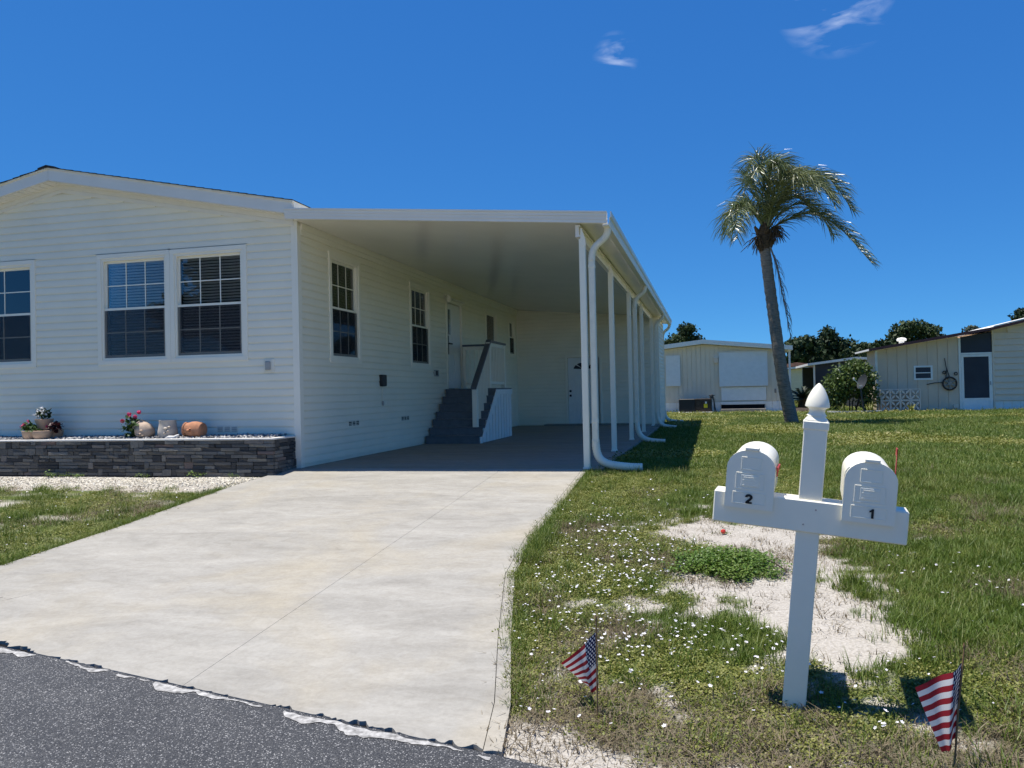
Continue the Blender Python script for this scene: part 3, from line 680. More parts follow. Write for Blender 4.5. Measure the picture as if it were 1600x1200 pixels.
MB().cbox(-6.47, -6.375, FY - .055, FY - .0305, 1.465, 1.60, .012).build('outlet_lid', 'grey_box', box)
b_ = MB(); b_.cbox(SX + .002, SX + .09, 13.735, 13.93, 1.22, 1.435, .015); bx_ = b_.build('meter_box', 'black_plastic', home)
MB().tube([(SX + .04, 13.83, 1.22), (SX + .035, 13.825, 1.08), (SX + .04, 13.83, .95)], .008, 6).build('cord', 'pipe_white', bx_)
MB().lathe([(.012, -.07), (.02, -.05), (.022, 0), (.01, .02)], (SX + .04, 13.83, .93), 8).build('plug', 'grey_box', bx_, smooth=True)
b_ = MB(); b_.cbox(SX + .002, SX + .05, 16.74, 17.0, 1.45, 1.595, .008); bo = b_.build('outlet_cover', 'grey_box', home)
MB().cbox(SX + .0505, SX + .07, 16.80, 16.87, 1.475, 1.57, .006).build('outlet_lid', 'black_plastic', bo)

# ------------------------------------------------------------------ carport
port = thing('carport', 'white aluminium carport roof on slim posts beside the home', 'carport', (-3.6, 19, 0))
XL, XR = -5.90, -1.33; zc = lambda x: 3.665 + (x - XL) * (3.275 - 3.665) / (XR - XL)   # ceiling height
mb = MB(); mb.prism([(XL + .02, zc(XL + .02)), (XR, zc(XR)), (XR, zc(XR) + .10), (XL + .02, zc(XL + .02) + .10)], 'y', 10.56, 27.75)
mb.build('roof_panel', 'ceiling_white', port, fix=True)
# front fascia: stepped metal extrusion that follows the roof slope
def fasc(y, steps):
    mb = MB()
    for (d0, d1, y0) in steps:
        xa, xb = XL - .06, XR + .065
        mb.prism([(xa, zc(xa) + d0), (xb, zc(xb) + d0), (xb, zc(xb) + d1), (xa, zc(xa) + d1)], 'y', y0, y)
    return mb
fasc(10.559, [(-.012, .03, 10.512), (.031, .075, 10.505), (.076, .118, 10.497), (.119, .142, 10.485)]).build('front_fascia', 'alum_white', port, fix=True)
# gutter along the outer edge (box profile with lips), open on top
gp = [(XR + .004, 3.255), (XR + .09, 3.255), (XR + .105, 3.30), (XR + .105, 3.345), (XR + .125, 3.365), (XR + .125, 3.435), (XR + .112, 3.435), (XR + .112, 3.372), (XR + .095, 3.35), (XR + .095, 3.30), (XR + .082, 3.268), (XR + .004, 3.268)]
MB().prism([(x, z - .03) for x, z in gp], 'y', 10.50, 27.76).build('gutter', 'alum_white', port, fix=True)
bp = [(-1.705, 3.10), (-1.64, 3.10), (-1.64, 3.125), (-1.655, 3.125), (-1.655, 3.235), (-1.64, 3.235), (-1.64, 3.262), (-1.705, 3.262)]
MB().prism([(p[0], p[1] + .02) for p in bp], 'y', 10.62, 24.66).build('beam', 'alum_white', port, fix=True)
POSTS = [10.68, 13.82, 16.97, 20.12, 23.55]
for i, y in enumerate(POSTS):
    p = MB(); p.cbox(-1.665, -1.58, y - .042, y + .042, 0.003, 3.10, .006)
    p.prism([(-1.64, 3.0), (-1.575, 3.0), (-1.575, 3.09), (-1.62, 3.235), (-1.64, 3.235)], 'y', y - .05, y - .0425)
    po = p.build('post', 'post_white', port)
    bs = MB(); bs.cbox(-1.675, -1.57, y - .052, y + .052, .001, .03, .004); bs.build('base_plate', 'alum_white', po)
    sc = MB()
    for zq in (3.06, 3.16): sc.lathe([(.008, 0), (.008, .006)], (-1.605, y - .0435, zq), 8, M=Matrix.Rotation(R(90), 3, 'X'))
    sc.build('screw', 'hinge_metal', po)
def downspout(y, out=.62, first=False):
    X0 = XR + .055; X1 = -1.505; pts = []; rad = []
    def bez(p0, p1, p2, p3, n):
        return [Vector(p0) * (1 - t) ** 3 + 3 * Vector(p1) * t * (1 - t) ** 2 + 3 * Vector(p2) * t * t * (1 - t) + Vector(p3) * t ** 3 for t in np.linspace(0, 1, n)]
    up = bez((X0, y, 3.25), (X0, y, 3.0), (X1, y, 3.1), (X1, y, 2.80), 46)
    pts = up; rad = [.046 + (.0035 if k % 2 else 0) for k in range(len(up))]
    d = MB(); d.tube(pts, rad, 12); ds = d.build('downspout', 'pipe_white', port, smooth='all')
    s = MB(); s.cbox(X1 - .042, X1 + .042, y - .038, y + .038, .36, 2.83, .010); s.build('straight_pipe', 'pipe_white', ds)
    c = MB()
    for zq in (2.70, .62, .36): c.cbox(X1 - .046, X1 + .046, y - .042, y + .042, zq, zq + .05, .008)
    c.build('collar', 'pipe_white', ds)
    gz = float(ground_z(X1 + out, y)) + .06
    lo = bez((X1, y, .38), (X1, y, .10), (X1 + .10, y - .02, gz + .04), (X1 + .34, y - .03, gz + .015), 36) + bez((X1 + .34, y - .03, gz + .015), (X1 + .42, y - .03, gz + .005), (X1 + .5, y - .04, gz), (X1 + out, y - .04, gz), 20)[1:]
    e = MB(); e.tube(lo, [.052 + (.004 if (k % 2 and k > 2) else 0) for k in range(len(lo))], 12, cap=False); e.build('elbow', 'pipe_white', ds, smooth='all')
for y, o in ((10.70, .62), (17.0, .58), (23.6, .55), (27.45, .62)): downspout(y, o)

# ------------------------------------------------------------------ storage shed closing the carport
shed = thing('storage_shed', 'white sided storage room with closed door at the carport end', 'shed', (-3.6, 25.9, 0))
SY = 24.7; D_OP = [(-4.30, -3.31, 0.02, 2.10)]
mb = MB()
for (a, b, c, d) in rects_minus(SX + .001, -1.50, -.12, 3.45, D_OP): mb.box(a, b, SY, SY + .1, c, d)
mb.prism([(SX + .001, 3.4505), (-1.5, 3.4505), (-1.5, zc(-1.5) - .003 + .05), (SX + .001, zc(SX) - .003)], 'y', SY + .001, SY + .1) if False else None
mb.prism([(SX + .003, 3.451), (-3.5, 3.451), (SX + .003, zc(SX) - .004)], 'y', SY, SY + .1)
sw = mb.build('wall', 'vinyl', shed, fix=True)
mb = MB(); mb.box(-1.60, -1.50, SY + .101, 27.4, -.15, zc(-1.5) - .01); mb.box(SX + .002, -1.601, 27.3, 27.4, -.15, zc(-1.5) - .01); ssw = mb.build('wall', 'vinyl', shed)
z = .03
while z + E_ < 3.66:
    xb = -1.535 if z + E_ < zc(-1.5) else XL + (3.665 - z - E_) / (3.665 - 3.275) * (XR - XL)
    plank_run(sw, SX + .06, min(xb, -1.535), z, [(-4.36, -3.25, 0, 2.16)], lambda par, a, b, q: inst('siding_plank', PM, par, (a, SY - .001, q), (b - a, 1, 1)))
    if z + E_ < zc(-1.5) - .01: inst('siding_plank', PM, ssw, (-1.499, SY + .03, z), (27.37 - SY - .03, 1, 1), (0, 0, R(90)))
    z += E_
mb = MB(); mb.box(SX + .02, SX + .06, SY - .02, SY - .0005, 0, 3.6); mb.box(-1.53, -1.478, SY - .02, SY - .0005, 0, 3.25); mb.box(-1.4985, -1.478, SY, SY + .05, 0, 3.25); mb.build('corner_trim', 'trim_white', shed)
dd = MB(); a, b, z0, z1 = D_OP[0]
for (u0, u1, q0, q1) in ((a - .08, b + .08, z1, z1 + .08), (a - .08, a, z0, z1), (b, b + .08, z0, z1)): dd.cbox(u0, u1, SY - .034, SY, q0, q1, .004)
sd = dd.build('door', 'trim_white', shed)
lf = MB(); lf.cbox(a + .008, b - .03, SY + .008, SY + .045, z0 + .012, z1 - .01, .003)
for k in range(6): u = a + .10 + k * .135; lf.cbox(u, u + .10, SY + .001, SY + .0078, .18, 1.45, .003)
lf.build('door_leaf', 'shutter_white', sd)
cxd = (a + b) / 2 - .01
for k in range(4):                                 # fan light: four dark wedges
    a0, a1 = R(180 - 45 * k - 4), R(180 - 45 * (k + 1) + 4); pts = []
    for t in np.linspace(a0, a1, 6): pts.append((cxd + .30 * math.cos(t), 1.74 + .20 * math.sin(t)))
    for t in np.linspace(a1, a0, 4): pts.append((cxd + .07 * math.cos(t), 1.74 + .05 * math.sin(t)))
    MB().prism(pts, 'y', SY + .002, SY + .0076).build('fan_light_pane', 'screen_dark', sd, fix=True)
for zq, nm in ((1.06, 'deadbolt'), (.92, 'knob')):
    MB().lathe([(.034, 0), (.036, .015), (.02, .03), (.032, .055), (.022, .07)], (a + .075, SY + .006, zq), 14, M=Matrix.Rotation(R(90), 3, 'X')).build(nm, 'black_plastic', sd, smooth=True)
MB().cbox(-5.0, -2.2, 24.25, SY - .03, .001, .045, .006).build('threshold_step', 'carport_concrete', shed)

# ------------------------------------------------------------------ entry stairs
st = thing('entry_stairs', 'grey composite entry stairs with white railings up to the side door', 'stairs', (-5.3, 17.4, 0))
x0, x1 = SX + .05, -4.70; rise = 1.165 / 7; run = .232; ys = 16.06
for k in range(7):
    zt = rise * (k + 1); y = ys + run * k
    if k < 6: MB().cbox(x0, x1 + .02, y - .022, y + run + .012, zt - .028, zt, .006).build('tread', 'composite_grey', st)
    MB().box(x0 + .005, x1, y, y + .018, zt - rise + .001, zt - .029).build('riser', 'composite_grey', st)
yd = ys + run * 6
for k in range(10):                                # landing boards
    u = yd - .02 + k * .146; MB().cbox(x0, x1 + .02, u, u + .141, rise * 7 - .028, rise * 7, .005).build('deck_board', 'composite_grey', st)
ye = yd - .02 + 1.46
# white skirting boards, stepped under the treads
xsk = x1 + .003; nb = 11; wbd = (ye - ys - .05) / nb
for k in range(nb):
    u0 = ys + .03 + wbd * k; u1 = u0 + wbd - .04; um = u0
    zt = rise * 7 - .03 if um >= yd else rise * (int((um - ys) / run) + 1) - .03
    MB().box(xsk, xsk + .014, u0, u1, .006, zt).build('skirting_board', 'shutter_white', st)
sl = MB(); sl.prism([(ys + .0, .005), (ys + .16, .005), (yd + .10, rise * 7 - .20), (yd + .10, rise * 7 - .032), (yd - .02, rise * 7 - .032)], 'x', xsk + .0145, xsk + .03)
sl.build('stringer', 'shutter_white', st, fix=True)
MB().box(xsk + .0146, xsk + .03, yd + .105, ye, rise * 7 - .14, rise * 7 - .031).build('rim_board', 'shutter_white', st)
MB().box(x0, x1, ye - .03, ye, .006, rise * 7 - .03).build('back_skirting', 'shutter_white', st)
xr_ = -4.86; zd = rise * 7
n0 = MB(); n0.cbox(xr_ - .055, xr_ + .055, ys + .25, ys + .36, rise * 2 + .001, 1.14, .006); n0.build('newel_post', 'trim_white', st)
n1 = MB(); n1.cbox(xr_ - .05, xr_ + .05, yd - .02, yd + .08, zd + .001, 2.20, .006); n1.build('newel_post', 'trim_white', st)
n2 = MB(); n2.cbox(xr_ - .05, xr_ + .05, ye - .12, ye - .02, zd + .001, 2.20, .006); n2.build('newel_post', 'trim_white', st)
n3 = MB(); n3.cbox(SX + .06, SX + .14, ye - .12, ye - .02, zd + .001, 2.20, .006); n3.build('newel_post', 'trim_white', st)
ya, yb = ys + .19, yd + .09; za, zb = 1.14, 2.22      # sloping rail
sl_ = lambda y: za + (zb - za) * (y - ya) / (yb - ya)
MB().prism([(ya, za - .005), (yb, zb - .005), (yb, zb + .05), (ya, za + .05)], 'x', xr_ - .06, xr_ + .06).build('handrail', 'rail_grey', st, fix=True)
MB().prism([(ys + .361, sl_(ys + .361) - .09), (yd - .021, sl_(yd - .021) - .09), (yd - .021, sl_(yd - .021) - .007), (ys + .361, sl_(ys + .361) - .007)], 'x', xr_ - .025, xr_ + .025).build('sub_rail', 'trim_white', st, fix=True)
for k in range(8):
    y = ys + .44 + k * .117; q = rise * (int((y - ys) / run) + 1)
    MB().box(xr_ - .014, xr_ + .014, y - .013, y + .013, q + .002, sl_(y) - .085).build('baluster', 'trim_white', st)
MB().cbox(xr_ - .06, xr_ + .06, yd + .092, ye - .0, 2.205, 2.25, .006).build('handrail', 'rail_grey', st)
MB().cbox(SX + .05, xr_ - .062, ye - .13, ye - .01, 2.205, 2.25, .006).build('handrail', 'rail_grey', st)
for (u0, u1) in ((zd + .09, zd + .15), (2.12, 2.203)):
    MB().box(xr_ - .022, xr_ + .022, yd + .081, ye - .121, u0, u1).build('sub_rail', 'trim_white', st)
    MB().box(SX + .141, xr_ - .051, ye - .092, ye - .048, u0, u1).build('sub_rail', 'trim_white', st)
m_ = 9
for k in range(m_): y = yd + .15 + k * (ye - yd - .34) / (m_ - 1); MB().box(xr_ - .014, xr_ + .014, y - .013, y + .013, zd + .151, 2.119).build('baluster', 'trim_white', st)
for k in range(7): x = SX + .23 + k * .118; MB().box(x - .014, x + .014, ye - .088, ye - .052, zd + .151, 2.119).build('baluster', 'trim_white', st)

# ------------------------------------------------------------------ stone planter
planter = thing('stone_planter', 'low charcoal stacked stone planter wall with pale cap under the windows', 'planter', (-8.6, 10.2, 0))
PY = 10.15; PX = -6.0; PT = .455
mb = MB(); mb.box(-14.2, PX - .03, PY + .03, PY + .12, -.25, PT - .005); mb.box(PX - .12, PX - .03, PY + .121, FY - .03, -.25, PT - .005); core = mb.build('core', 'dark_gap', planter)
mb = MB(); mb.box(-14.2, PX - .121, PY + .121, FY - .026, .0, .43); mb.build('soil', 'mulch', planter)
# a few unit stones with uneven faces, shared by every stone of the wall
def stone_mesh(i):
    r = random.Random(50 + i); mb = MB(); mb.cbox(0, 1, 0, 1, 0, 1, .06)
    mb.v = [(x + r.uniform(-.015, .015), y - (r.uniform(.0, .30) if y < .5 else 0), z + r.uniform(-.035, .035)) for (x, y, z) in mb.v]
    o = mb.build('stone', 'wall_stone'); m = o.data; bpy.data.objects.remove(o); return m
SM = [stone_mesh(i) for i in range(9)]
rs = random.Random(5); NC = 10; zb0 = -.06; ch = (PT - zb0) / NC
def lay(u0, u1, put, end):
    """ashlar bond: paired courses with an odd tall stone bridging both"""
    for c in range(0, NC, 2):
        us = [u0 - rs.uniform(0, .2), u0 - rs.uniform(0, .2)]
        while min(us) < u1 - .001:
            k = 0 if us[0] <= us[1] else 1
            if c + 1 >= NC: k = 0; us[1] = u1
            L = rs.choice([.10, .14, .19, .23, .27, .31, .36])
            tallst = abs(us[0] - us[1]) < .05 and rs.random() < .35 and c + 1 < NC
            if tallst: m = max(us); L = rs.choice([.08, .11, .15]); e = min(m + L, u1); put(m, e, c, 2); us = [e, e]; continue
            e = min(us[k] + L, u1)
            if u1 - e < .07: e = u1
            if abs(e - us[1 - k]) < .05 and c + 1 < NC and us[1 - k] > us[k]: e = us[1 - k]
            put(us[k], e, c + k, 1); us[k] = e
def put_front(a, b, c, h):
    if b - a > .01: inst('stone', rs.choice(SM), core, (a + .002, PY + rs.uniform(-.006, .014), zb0 + ch * c + .0015), (b - a - .004, .05, ch * h - .004))
def put_side(a, b, c, h):
    a = max(a, PY + .05)
    if b - a > .01: inst('stone', rs.choice(SM), core, (PX + rs.uniform(-.008, .004), a + .002, zb0 + ch * c + .0015), (b - a - .004, .05, ch * h - .004), (0, 0, R(90)))
lay(-11.2, PX, put_front, PX); lay(PY + .05, FY - .026, put_side, 0)
mb = MB(); mb.box(-14.2, -11.36, PY, PY + .029, zb0, PT); mb.build('stone_face', 'wall_stone', planter)
mb = MB(); mb.cbox(-14.2, PX + .012, PY - .012, PY + .10, PT + .001, PT + .028, .006); mb.cbox(PX - .10, PX + .012, PY + .101, FY - .028, PT + .001, PT + .028, .006); mb.build('cap', 'white_cap', planter)

# ------------------------------------------------------------------ scattered stuff through geometry nodes
PROTO = bpy.data.collections.new('scatter_sources')
def proto(mb, name, mat, smooth=False):
    o = mb.build(name, mat, smooth=smooth); COL.objects.unlink(o); return o
def scatter(name, sources, P, rot, scl, idx, label, cat):
    coll = bpy.data.collections.new(name + '_sources')
    for q, s in enumerate(sources): s.name = '%s_%03d' % (name, q); coll.objects.link(s)   # picked in name order
    me = bpy.data.meshes.new(name); me.from_pydata(np.asarray(P).tolist(), [], [])
    a = me.attributes.new('rot', 'FLOAT_VECTOR', 'POINT'); a.data.foreach_set('vector', np.asarray(rot, np.float32).reshape(-1))
    a = me.attributes.new('scl', 'FLOAT', 'POINT'); a.data.foreach_set('value', np.asarray(scl, np.float32))
    a = me.attributes.new('idx', 'INT', 'POINT'); a.data.foreach_set('value', np.asarray(idx, np.int32))
    o = bpy.data.objects.new(name, me); COL.objects.link(o)
    g = bpy.data.node_groups.new(name, 'GeometryNodeTree')
    g.interface.new_socket('Geometry', in_out='INPUT', socket_type='NodeSocketGeometry'); g.interface.new_socket('Geometry', in_out='OUTPUT', socket_type='NodeSocketGeometry')
    gi = g.nodes.new('NodeGroupInput'); go = g.nodes.new('NodeGroupOutput'); ip = g.nodes.new('GeometryNodeInstanceOnPoints')
    ci = g.nodes.new('GeometryNodeCollectionInfo'); ci.inputs['Collection'].default_value = coll; ci.inputs['Separate Children'].default_value = True; ci.inputs['Reset Children'].default_value = True
    def na(nm, t): n = g.nodes.new('GeometryNodeInputNamedAttribute'); n.data_type = t; n.inputs['Name'].default_value = nm; return [s for s in n.outputs if s.enabled][0]
    g.links.new(gi.outputs[0], ip.inputs['Points']); g.links.new(ci.outputs[0], ip.inputs['Instance']); ip.inputs['Pick Instance'].default_value = True
    g.links.new(na('idx', 'INT'), ip.inputs['Instance Index'])
    e2r = g.nodes.new('FunctionNodeEulerToRotation'); g.links.new(na('rot', 'FLOAT_VECTOR'), e2r.inputs[0]); g.links.new(e2r.outputs[0], ip.inputs['Rotation'])
    g.links.new(na('scl', 'FLOAT'), ip.inputs['Scale']); g.links.new(ip.outputs[0], go.inputs[0])
    m = o.modifiers.new('scatter', 'NODES'); m.node_group = g
    return tag(o, label, cat, kind='stuff')
def blade(mb, r, x, y, h, w, lean, az, seg=2):
    dx, dy = math.cos(az), math.sin(az); px, py = -dy, dx; V = []
    for k in range(seg + 1):
        t = k / seg; ww = w * (1 - t * .85) / 2; ox = x + dx * lean * t * t; oy = y + dy * lean * t * t; z = h * (t - .18 * t * t * min(1, lean / max(h, .01)))
        V += [(ox - px * ww, oy - py * ww, z), (ox + px * ww, oy + py * ww, z)]
    mb.add(V, [(2 * k, 2 * k + 1, 2 * k + 3, 2 * k + 2) for k in range(seg)])
def grass_clump(i, n, rad, h0, h1, w, lean):
    r = random.Random(100 + i); mb = MB()
    for _ in range(n):
        a = r.uniform(0, 6.283); d = rad * math.sqrt(r.random()); h = r.uniform(h0, h1)
        blade(mb, r, d * math.cos(a), d * math.sin(a), h, w * r.uniform(.7, 1.3), h * r.uniform(.2, lean), r.uniform(0, 6.283))
    return mb
def leaf_clump(i, n, rad, size, hmax):
    r = random.Random(300 + i); mb = MB()
    for _ in range(n):
        a = r.uniform(0, 6.283); d = rad * math.sqrt(r.random()); c = Vector((d * math.cos(a), d * math.sin(a), r.uniform(.2, 1) * hmax)); s = size * r.uniform(.6, 1.3)
        M = Matrix.Rotation(r.uniform(0, 6.283), 3, 'Z') @ Matrix.Rotation(r.uniform(-.8, .8), 3, 'X'); L = [Vector((0, 0, 0)), Vector((s * .42, s * .5, s * .1)), Vector((0, s, 0)), Vector((-s * .42, s * .5, s * .1))]
        mb.add([M @ q + c for q in L], [(0, 1, 2, 3)])
    return mb
fine = [proto(grass_clump(i, 16, .07, .03, .085, .0055, 1.0), 'grass_tuft', 'grass_blade') for i in range(4)]
tall = [proto(grass_clump(20 + i, 22, .09, .08, .19, .007, .8), 'tall_tuft', 'grass_blade') for i in range(3)]
dryp = [proto(grass_clump(40 + i, 18, .08, .015, .05, .005, 2.2), 'dry_tuft', 'grass_dry') for i in range(3)]
clov = [proto(leaf_clump(i, 44, .085, .0125, .022), 'ground_cover', 'clover_leaf') for i in range(4)]
far_ = [proto(grass_clump(60 + i, 46, .22, .03, .095, .012, .9), 'lawn_tuft', 'grass_blade') for i in range(4)]
farc = [proto(leaf_clump(70 + i, 40, .24, .04, .05), 'lawn_cover', 'clover_leaf') for i in range(2)]
weed = [proto(leaf_clump(80 + i, 60, .10, .022, .075), 'weed_tuft', 'weed_green') for i in range(2)]
def flower_proto(i):
    r = random.Random(500 + i); mb = MB(); k5 = 5; s = .0085
    c = Vector((0, 0, .045))
    for k in range(k5):
        a = 6.283 * k / k5; d = Vector((math.cos(a), math.sin(a), .25)); p = Vector((-d.y, d.x, 0))
        mb.add([c, c + d * s * .7 + p * s * .45, c + d * s * 1.25, c + d * s * .7 - p * s * .45], [(0, 1, 2, 3)])
    return mb
flo = [proto(flower_proto(i), 'small_flower', 'petal_lilac') for i in range(2)]
g2 = np.random.default_rng(21)
def region(n, x0, x1, y0, y1):
    return g2.uniform(x0, x1, n), g2.uniform(y0, y1, n)
def place(x, y, up=0.0): return np.stack([x, y, ground_z(x, y) + up], -1)
def rots(n, tilt=.15): return np.stack([g2.normal(0, tilt, n), g2.normal(0, tilt, n), g2.uniform(0, 6.283, n)], -1)
def keep(x, y, p, m=-0.03):
    k = (g2.random(len(x)) < p) & ~in_built(x, y, m) & (y > road_y(x) + .05); return k
GR = dict(P=[], r=[], s=[], i=[])
def addg(x, y, k, idx0, nidx, s0, s1):
    x, y = x[k], y[k]; n = len(x)
    if n == 0: return
    GR['P'].append(place(x, y, -.006)); GR['r'].append(rots(n)); GR['s'].append(g2.uniform(s0, s1, n) * (.82 if idx0 < 7 else 1)); GR['i'].append(idx0 + g2.integers(0, nidx, n))
SRC = fine + tall + dryp + clov + far_ + farc + weed         # index bases 0,4,7,10,14,18,20
def zone(n, x0, x1, y0, y1, grass=1.0, clover=1.0, dry=1.0, tallp=.06, s=1.0):
    x, y = region(n, x0, x1, y0, y1); sa = sand_amt(x, y); da = dry_amt(x, y); cn = sm(.4, .62, fbm(x, y, 1.1, 3, 14) + .14 * (x < .6) - .1 * (x > 1.5))
    u = g2.random(n); gap = (1 - sa) ** 1.3
    pc = clover * cn * gap * (1 - .55 * da); pg = grass * (1 - .72 * cn) * gap * (1 - .6 * da); pd = dry * .85 * da * (1 - .65 * sa) + .06 * sa
    t = np.maximum(pc + pg + pd, 1e-6); sel = u * np.maximum(t, 1.0)
    kc = sel < pc; kg = (sel >= pc) & (sel < pc + pg); kd = (sel >= pc + pg) & (sel < pc + pg + pd)
    ok = keep(x, y, 1.0); tl = g2.random(n) < tallp * (1 + 3 * (vnoise(x, y, 1.3, 44) > .66))
    addg(x, y, kc & ok, 10, 4, .8 * s, 1.3 * s); addg(x, y, kg & ok & ~tl, 0, 4, .75 * s, 1.3 * s); addg(x, y, kg & ok & tl, 4, 3, .6 * s, 1.1 * s); addg(x, y, kd & ok, 7, 3, .8 * s, 1.4 * s)
zone(17000, -1.75, 2.6, 2.7, 8.2, tallp=.05)
zone(13000, 1.2, 7.5, 3.2, 11.0, clover=.6, dry=.9, tallp=.06, s=1.0)
zone(10000, -1.75, 3.0, 8.0, 12.5, dry=.8, s=1.0)
zone(9000, -12.0, -6.0, 4.4, 9.35, clover=.6, s=1.15)
for (n, x0, x1, y0, y1, s) in ((16000, -1.5, 9, 11, 19, .8), (17000, -1.5, 15, 18, 30, 1.0), (15000, -3, 22, 28, 46, 1.25), (5000, 4, 40, 44, 70, 1.8)):
    x, y = region(n, x0, x1, y0, y1); k = keep(x, y, 1.0) & ~((y > 37.4) & (x < 3.4)) & ~((y > 35.4) & (x > 6.6))
    c = fbm(x, y, .5, 3, 14) > .56
    addg(x, y, k & ~c, 14, 4, .75 * s, 1.2 * s); addg(x, y, k & c, 18, 2, .8 * s, 1.2 * s)
# fringe of grass leaning over the edge of the drive and along the slab
y = g2.uniform(3.75, 10.6, 900); x = xr_drive(y) + np.abs(g2.normal(0, .05, 900)) + .005; addg(x, y, y > road_y(x) + .4, 0, 4, .7, 1.3)
y = g2.uniform(3.9, 10.6, 900); x = xr_drive(y) + np.abs(g2.normal(0, .05, 900)) + .02; addg(x, y, y > road_y(x) + .4, 10, 4, .7, 1.2)
y = g2.uniform(6.2, 7.3, 60); x = xr_drive(y) + g2.uniform(.0, .15, 60); addg(x, y, x > -9, 4, 3, .7, 1.15)
y = g2.uniform(5.6, 9.3, 700); x = xl_drive(y) - np.abs(g2.normal(0, .07, 700)) - .01; addg(x, y, x < 0, 0, 4, .8, 1.3)
# leafy weed mound in the sand patch, tufts by the wall foot
n = 300; x = g2.normal(.08, .19, n); y = g2.normal(6.33, .2, n); addg(x, y, ((x - .08) / .44) ** 2 + ((y - 6.33) / .44) ** 2 < .35 + 1.1 * fbm(x, y, 5, 3, 17), 20, 2, .45, 1.2)
n = 60; x = np.concatenate([g2.normal(1.16, .14, 40), g2.normal(.95, .07, 20)]); y = np.concatenate([g2.normal(5.1, .2, 40), g2.normal(5.9, .1, 20)]); addg(x, y, x > -9, 4, 3, .7, 1.15)
x = np.array([-9.72, -9.68, -9.45, -9.2, -9.22, -8.1, -7.2, -6.6]); addg(x, x * 0 + 10.08, x < 0, 20, 2, .7, 1.5)
# nothing may stand inside the mailbox post, palm ring
scatter('lawn_grass', SRC, np.concatenate(GR['P']), np.concatenate(GR['r']), np.concatenate(GR['s']), np.concatenate(GR['i']), 'patchy green lawn of grass and creeping ground cover', 'grass')
def flowers(n, cx, cy, sx, sy): return g2.normal(cx, sx, n), g2.normal(cy, sy, n)
fx, fy = [], []
for a in ((520, -.75, 5.6, .38, 1.0), (300, -.45, 6.6, .5, .9), (170, -.1, 4.75, .35, .28), (120, -.9, 7.6, .35, .9), (60, .45, 4.55, .3, .2), (110, 2.15, 5.35, .2, .25), (70, 1.7, 6.4, .5, .6), (25, .7, 3.85, .3, .25)):
    q = flowers(*a); fx.append(q[0]); fy.append(q[1])
x = np.concatenate(fx); y = np.concatenate(fy); xl_, yl_ = region(160, -11.5, -6.4, 5.2, 9.2); x = np.concatenate([x, xl_]); y = np.concatenate([y, yl_])
k = keep(x, y, 1.0, .0) & (sand_amt(x, y) < .7) & (y > road_y(x) + .15); x, y = x[k], y[k]
scatter('lawn_flowers', flo, place(x, y, 0), rots(len(x), .3), g2.uniform(.55, 1.25, len(x)), g2.integers(0, 2, len(x)), 'tiny white flowers dotted through the ground cover', 'flowers')
# shell gravel strip and planter pebbles
def chip(i, flat):
    r = random.Random(700 + i); bm = bmesh.new(); bmesh.ops.create_icosphere(bm, subdivisions=1, radius=1)
    for v in bm.verts: v.co = Vector((v.co.x * r.uniform(.8, 1.2), v.co.y * r.uniform(.6, .9), v.co.z * flat)) * r.uniform(.85, 1.15)
    bm.verts.index_update(); mb = MB().add([v.co[:] for v in bm.verts], [[v.index for v in f.verts] for f in bm.faces]); bm.free(); return mb
chips = [proto(chip(i, .35), 'shell_chip', 'shell_chip') for i in range(4)]; pebs = [proto(chip(20 + i, .65), 'pebble', 'pebble', True) for i in range(4)]
n = 9000; x = g2.uniform(-12.2, -6.15, n); y = 10.13 - np.abs(g2.normal(0, .55, n)); k = (~in_built(x, y, .02)) & (y > 7.2) & (g2.random(n) < np.clip(1.15 - .0 * x - (10.1 - y) / 1.0 * (.8 + .7 * (fbm(x, y, 2, 3) - .5)), .03, 1)); x, y = x[k], y[k]; n = len(x)
scatter('shell_gravel', chips, place(x, y, .004), rots(n, .5), g2.uniform(.008, .022, n), g2.integers(0, 4, n), 'cream crushed shell gravel strip below the stone wall', 'gravel')
n = 3200; x = g2.uniform(-12.2, -6.13, n); y = g2.uniform(10.28, 10.76, n); P = np.stack([x, y, np.full(n, .455) + g2.uniform(0, .035, n) + .02 * sm(10.3, 10.6, y)], -1)
scatter('planter_pebbles', pebs, P, rots(n, .6), g2.uniform(.014, .03, n), g2.integers(0, 4, n), 'grey and white pebbles filling the stone planter', 'pebbles')

# ------------------------------------------------------------------ pots on the planter
def foliage(center, rx, rz, n, size, seed, ry=None):
    r = random.Random(seed); mb = MB(); ry = ry or rx
    for _ in range(n):
        d = Vector((r.gauss(0, 1), r.gauss(0, 1), r.gauss(0, 1))).normalized() * (r.random() ** .4); c = Vector(center) + Vector((d.x * rx, d.y * ry, d.z * rz)); s = size * r.uniform(.6, 1.3)
        M = Matrix.Rotation(r.uniform(0, 6.283), 3, 'Z') @ Matrix.Rotation(r.uniform(-1.3, 1.3), 3, 'X')
        mb.add([M @ Vector(q) * s + c for q in ((0, 0, 0), (.45, .35, .08), (.38, .85, 0), (0, 1, .05), (-.38, .85, 0), (-.45, .35, .08))], [(0, 1, 2, 3), (0, 3, 4, 5)])
    return mb
def blooms(pts, size, seed, n=16): 
    mb = MB(); r = random.Random(seed)
    for p in pts:
        for _ in range(n):
            d = Vector((r.gauss(0, 1), r.gauss(0, 1), r.gauss(0, 1))).normalized(); c = Vector(p) + d * size * .7; M = d.to_track_quat('Z', 'Y').to_matrix()
            mb.add([M @ Vector(q) * size * .55 + c for q in ((-.6, -.6, 0), (.6, -.6, .1), (.7, .6, 0), (-.6, .7, .1))], [(0, 1, 2, 3)])
    return mb
ZP = .462
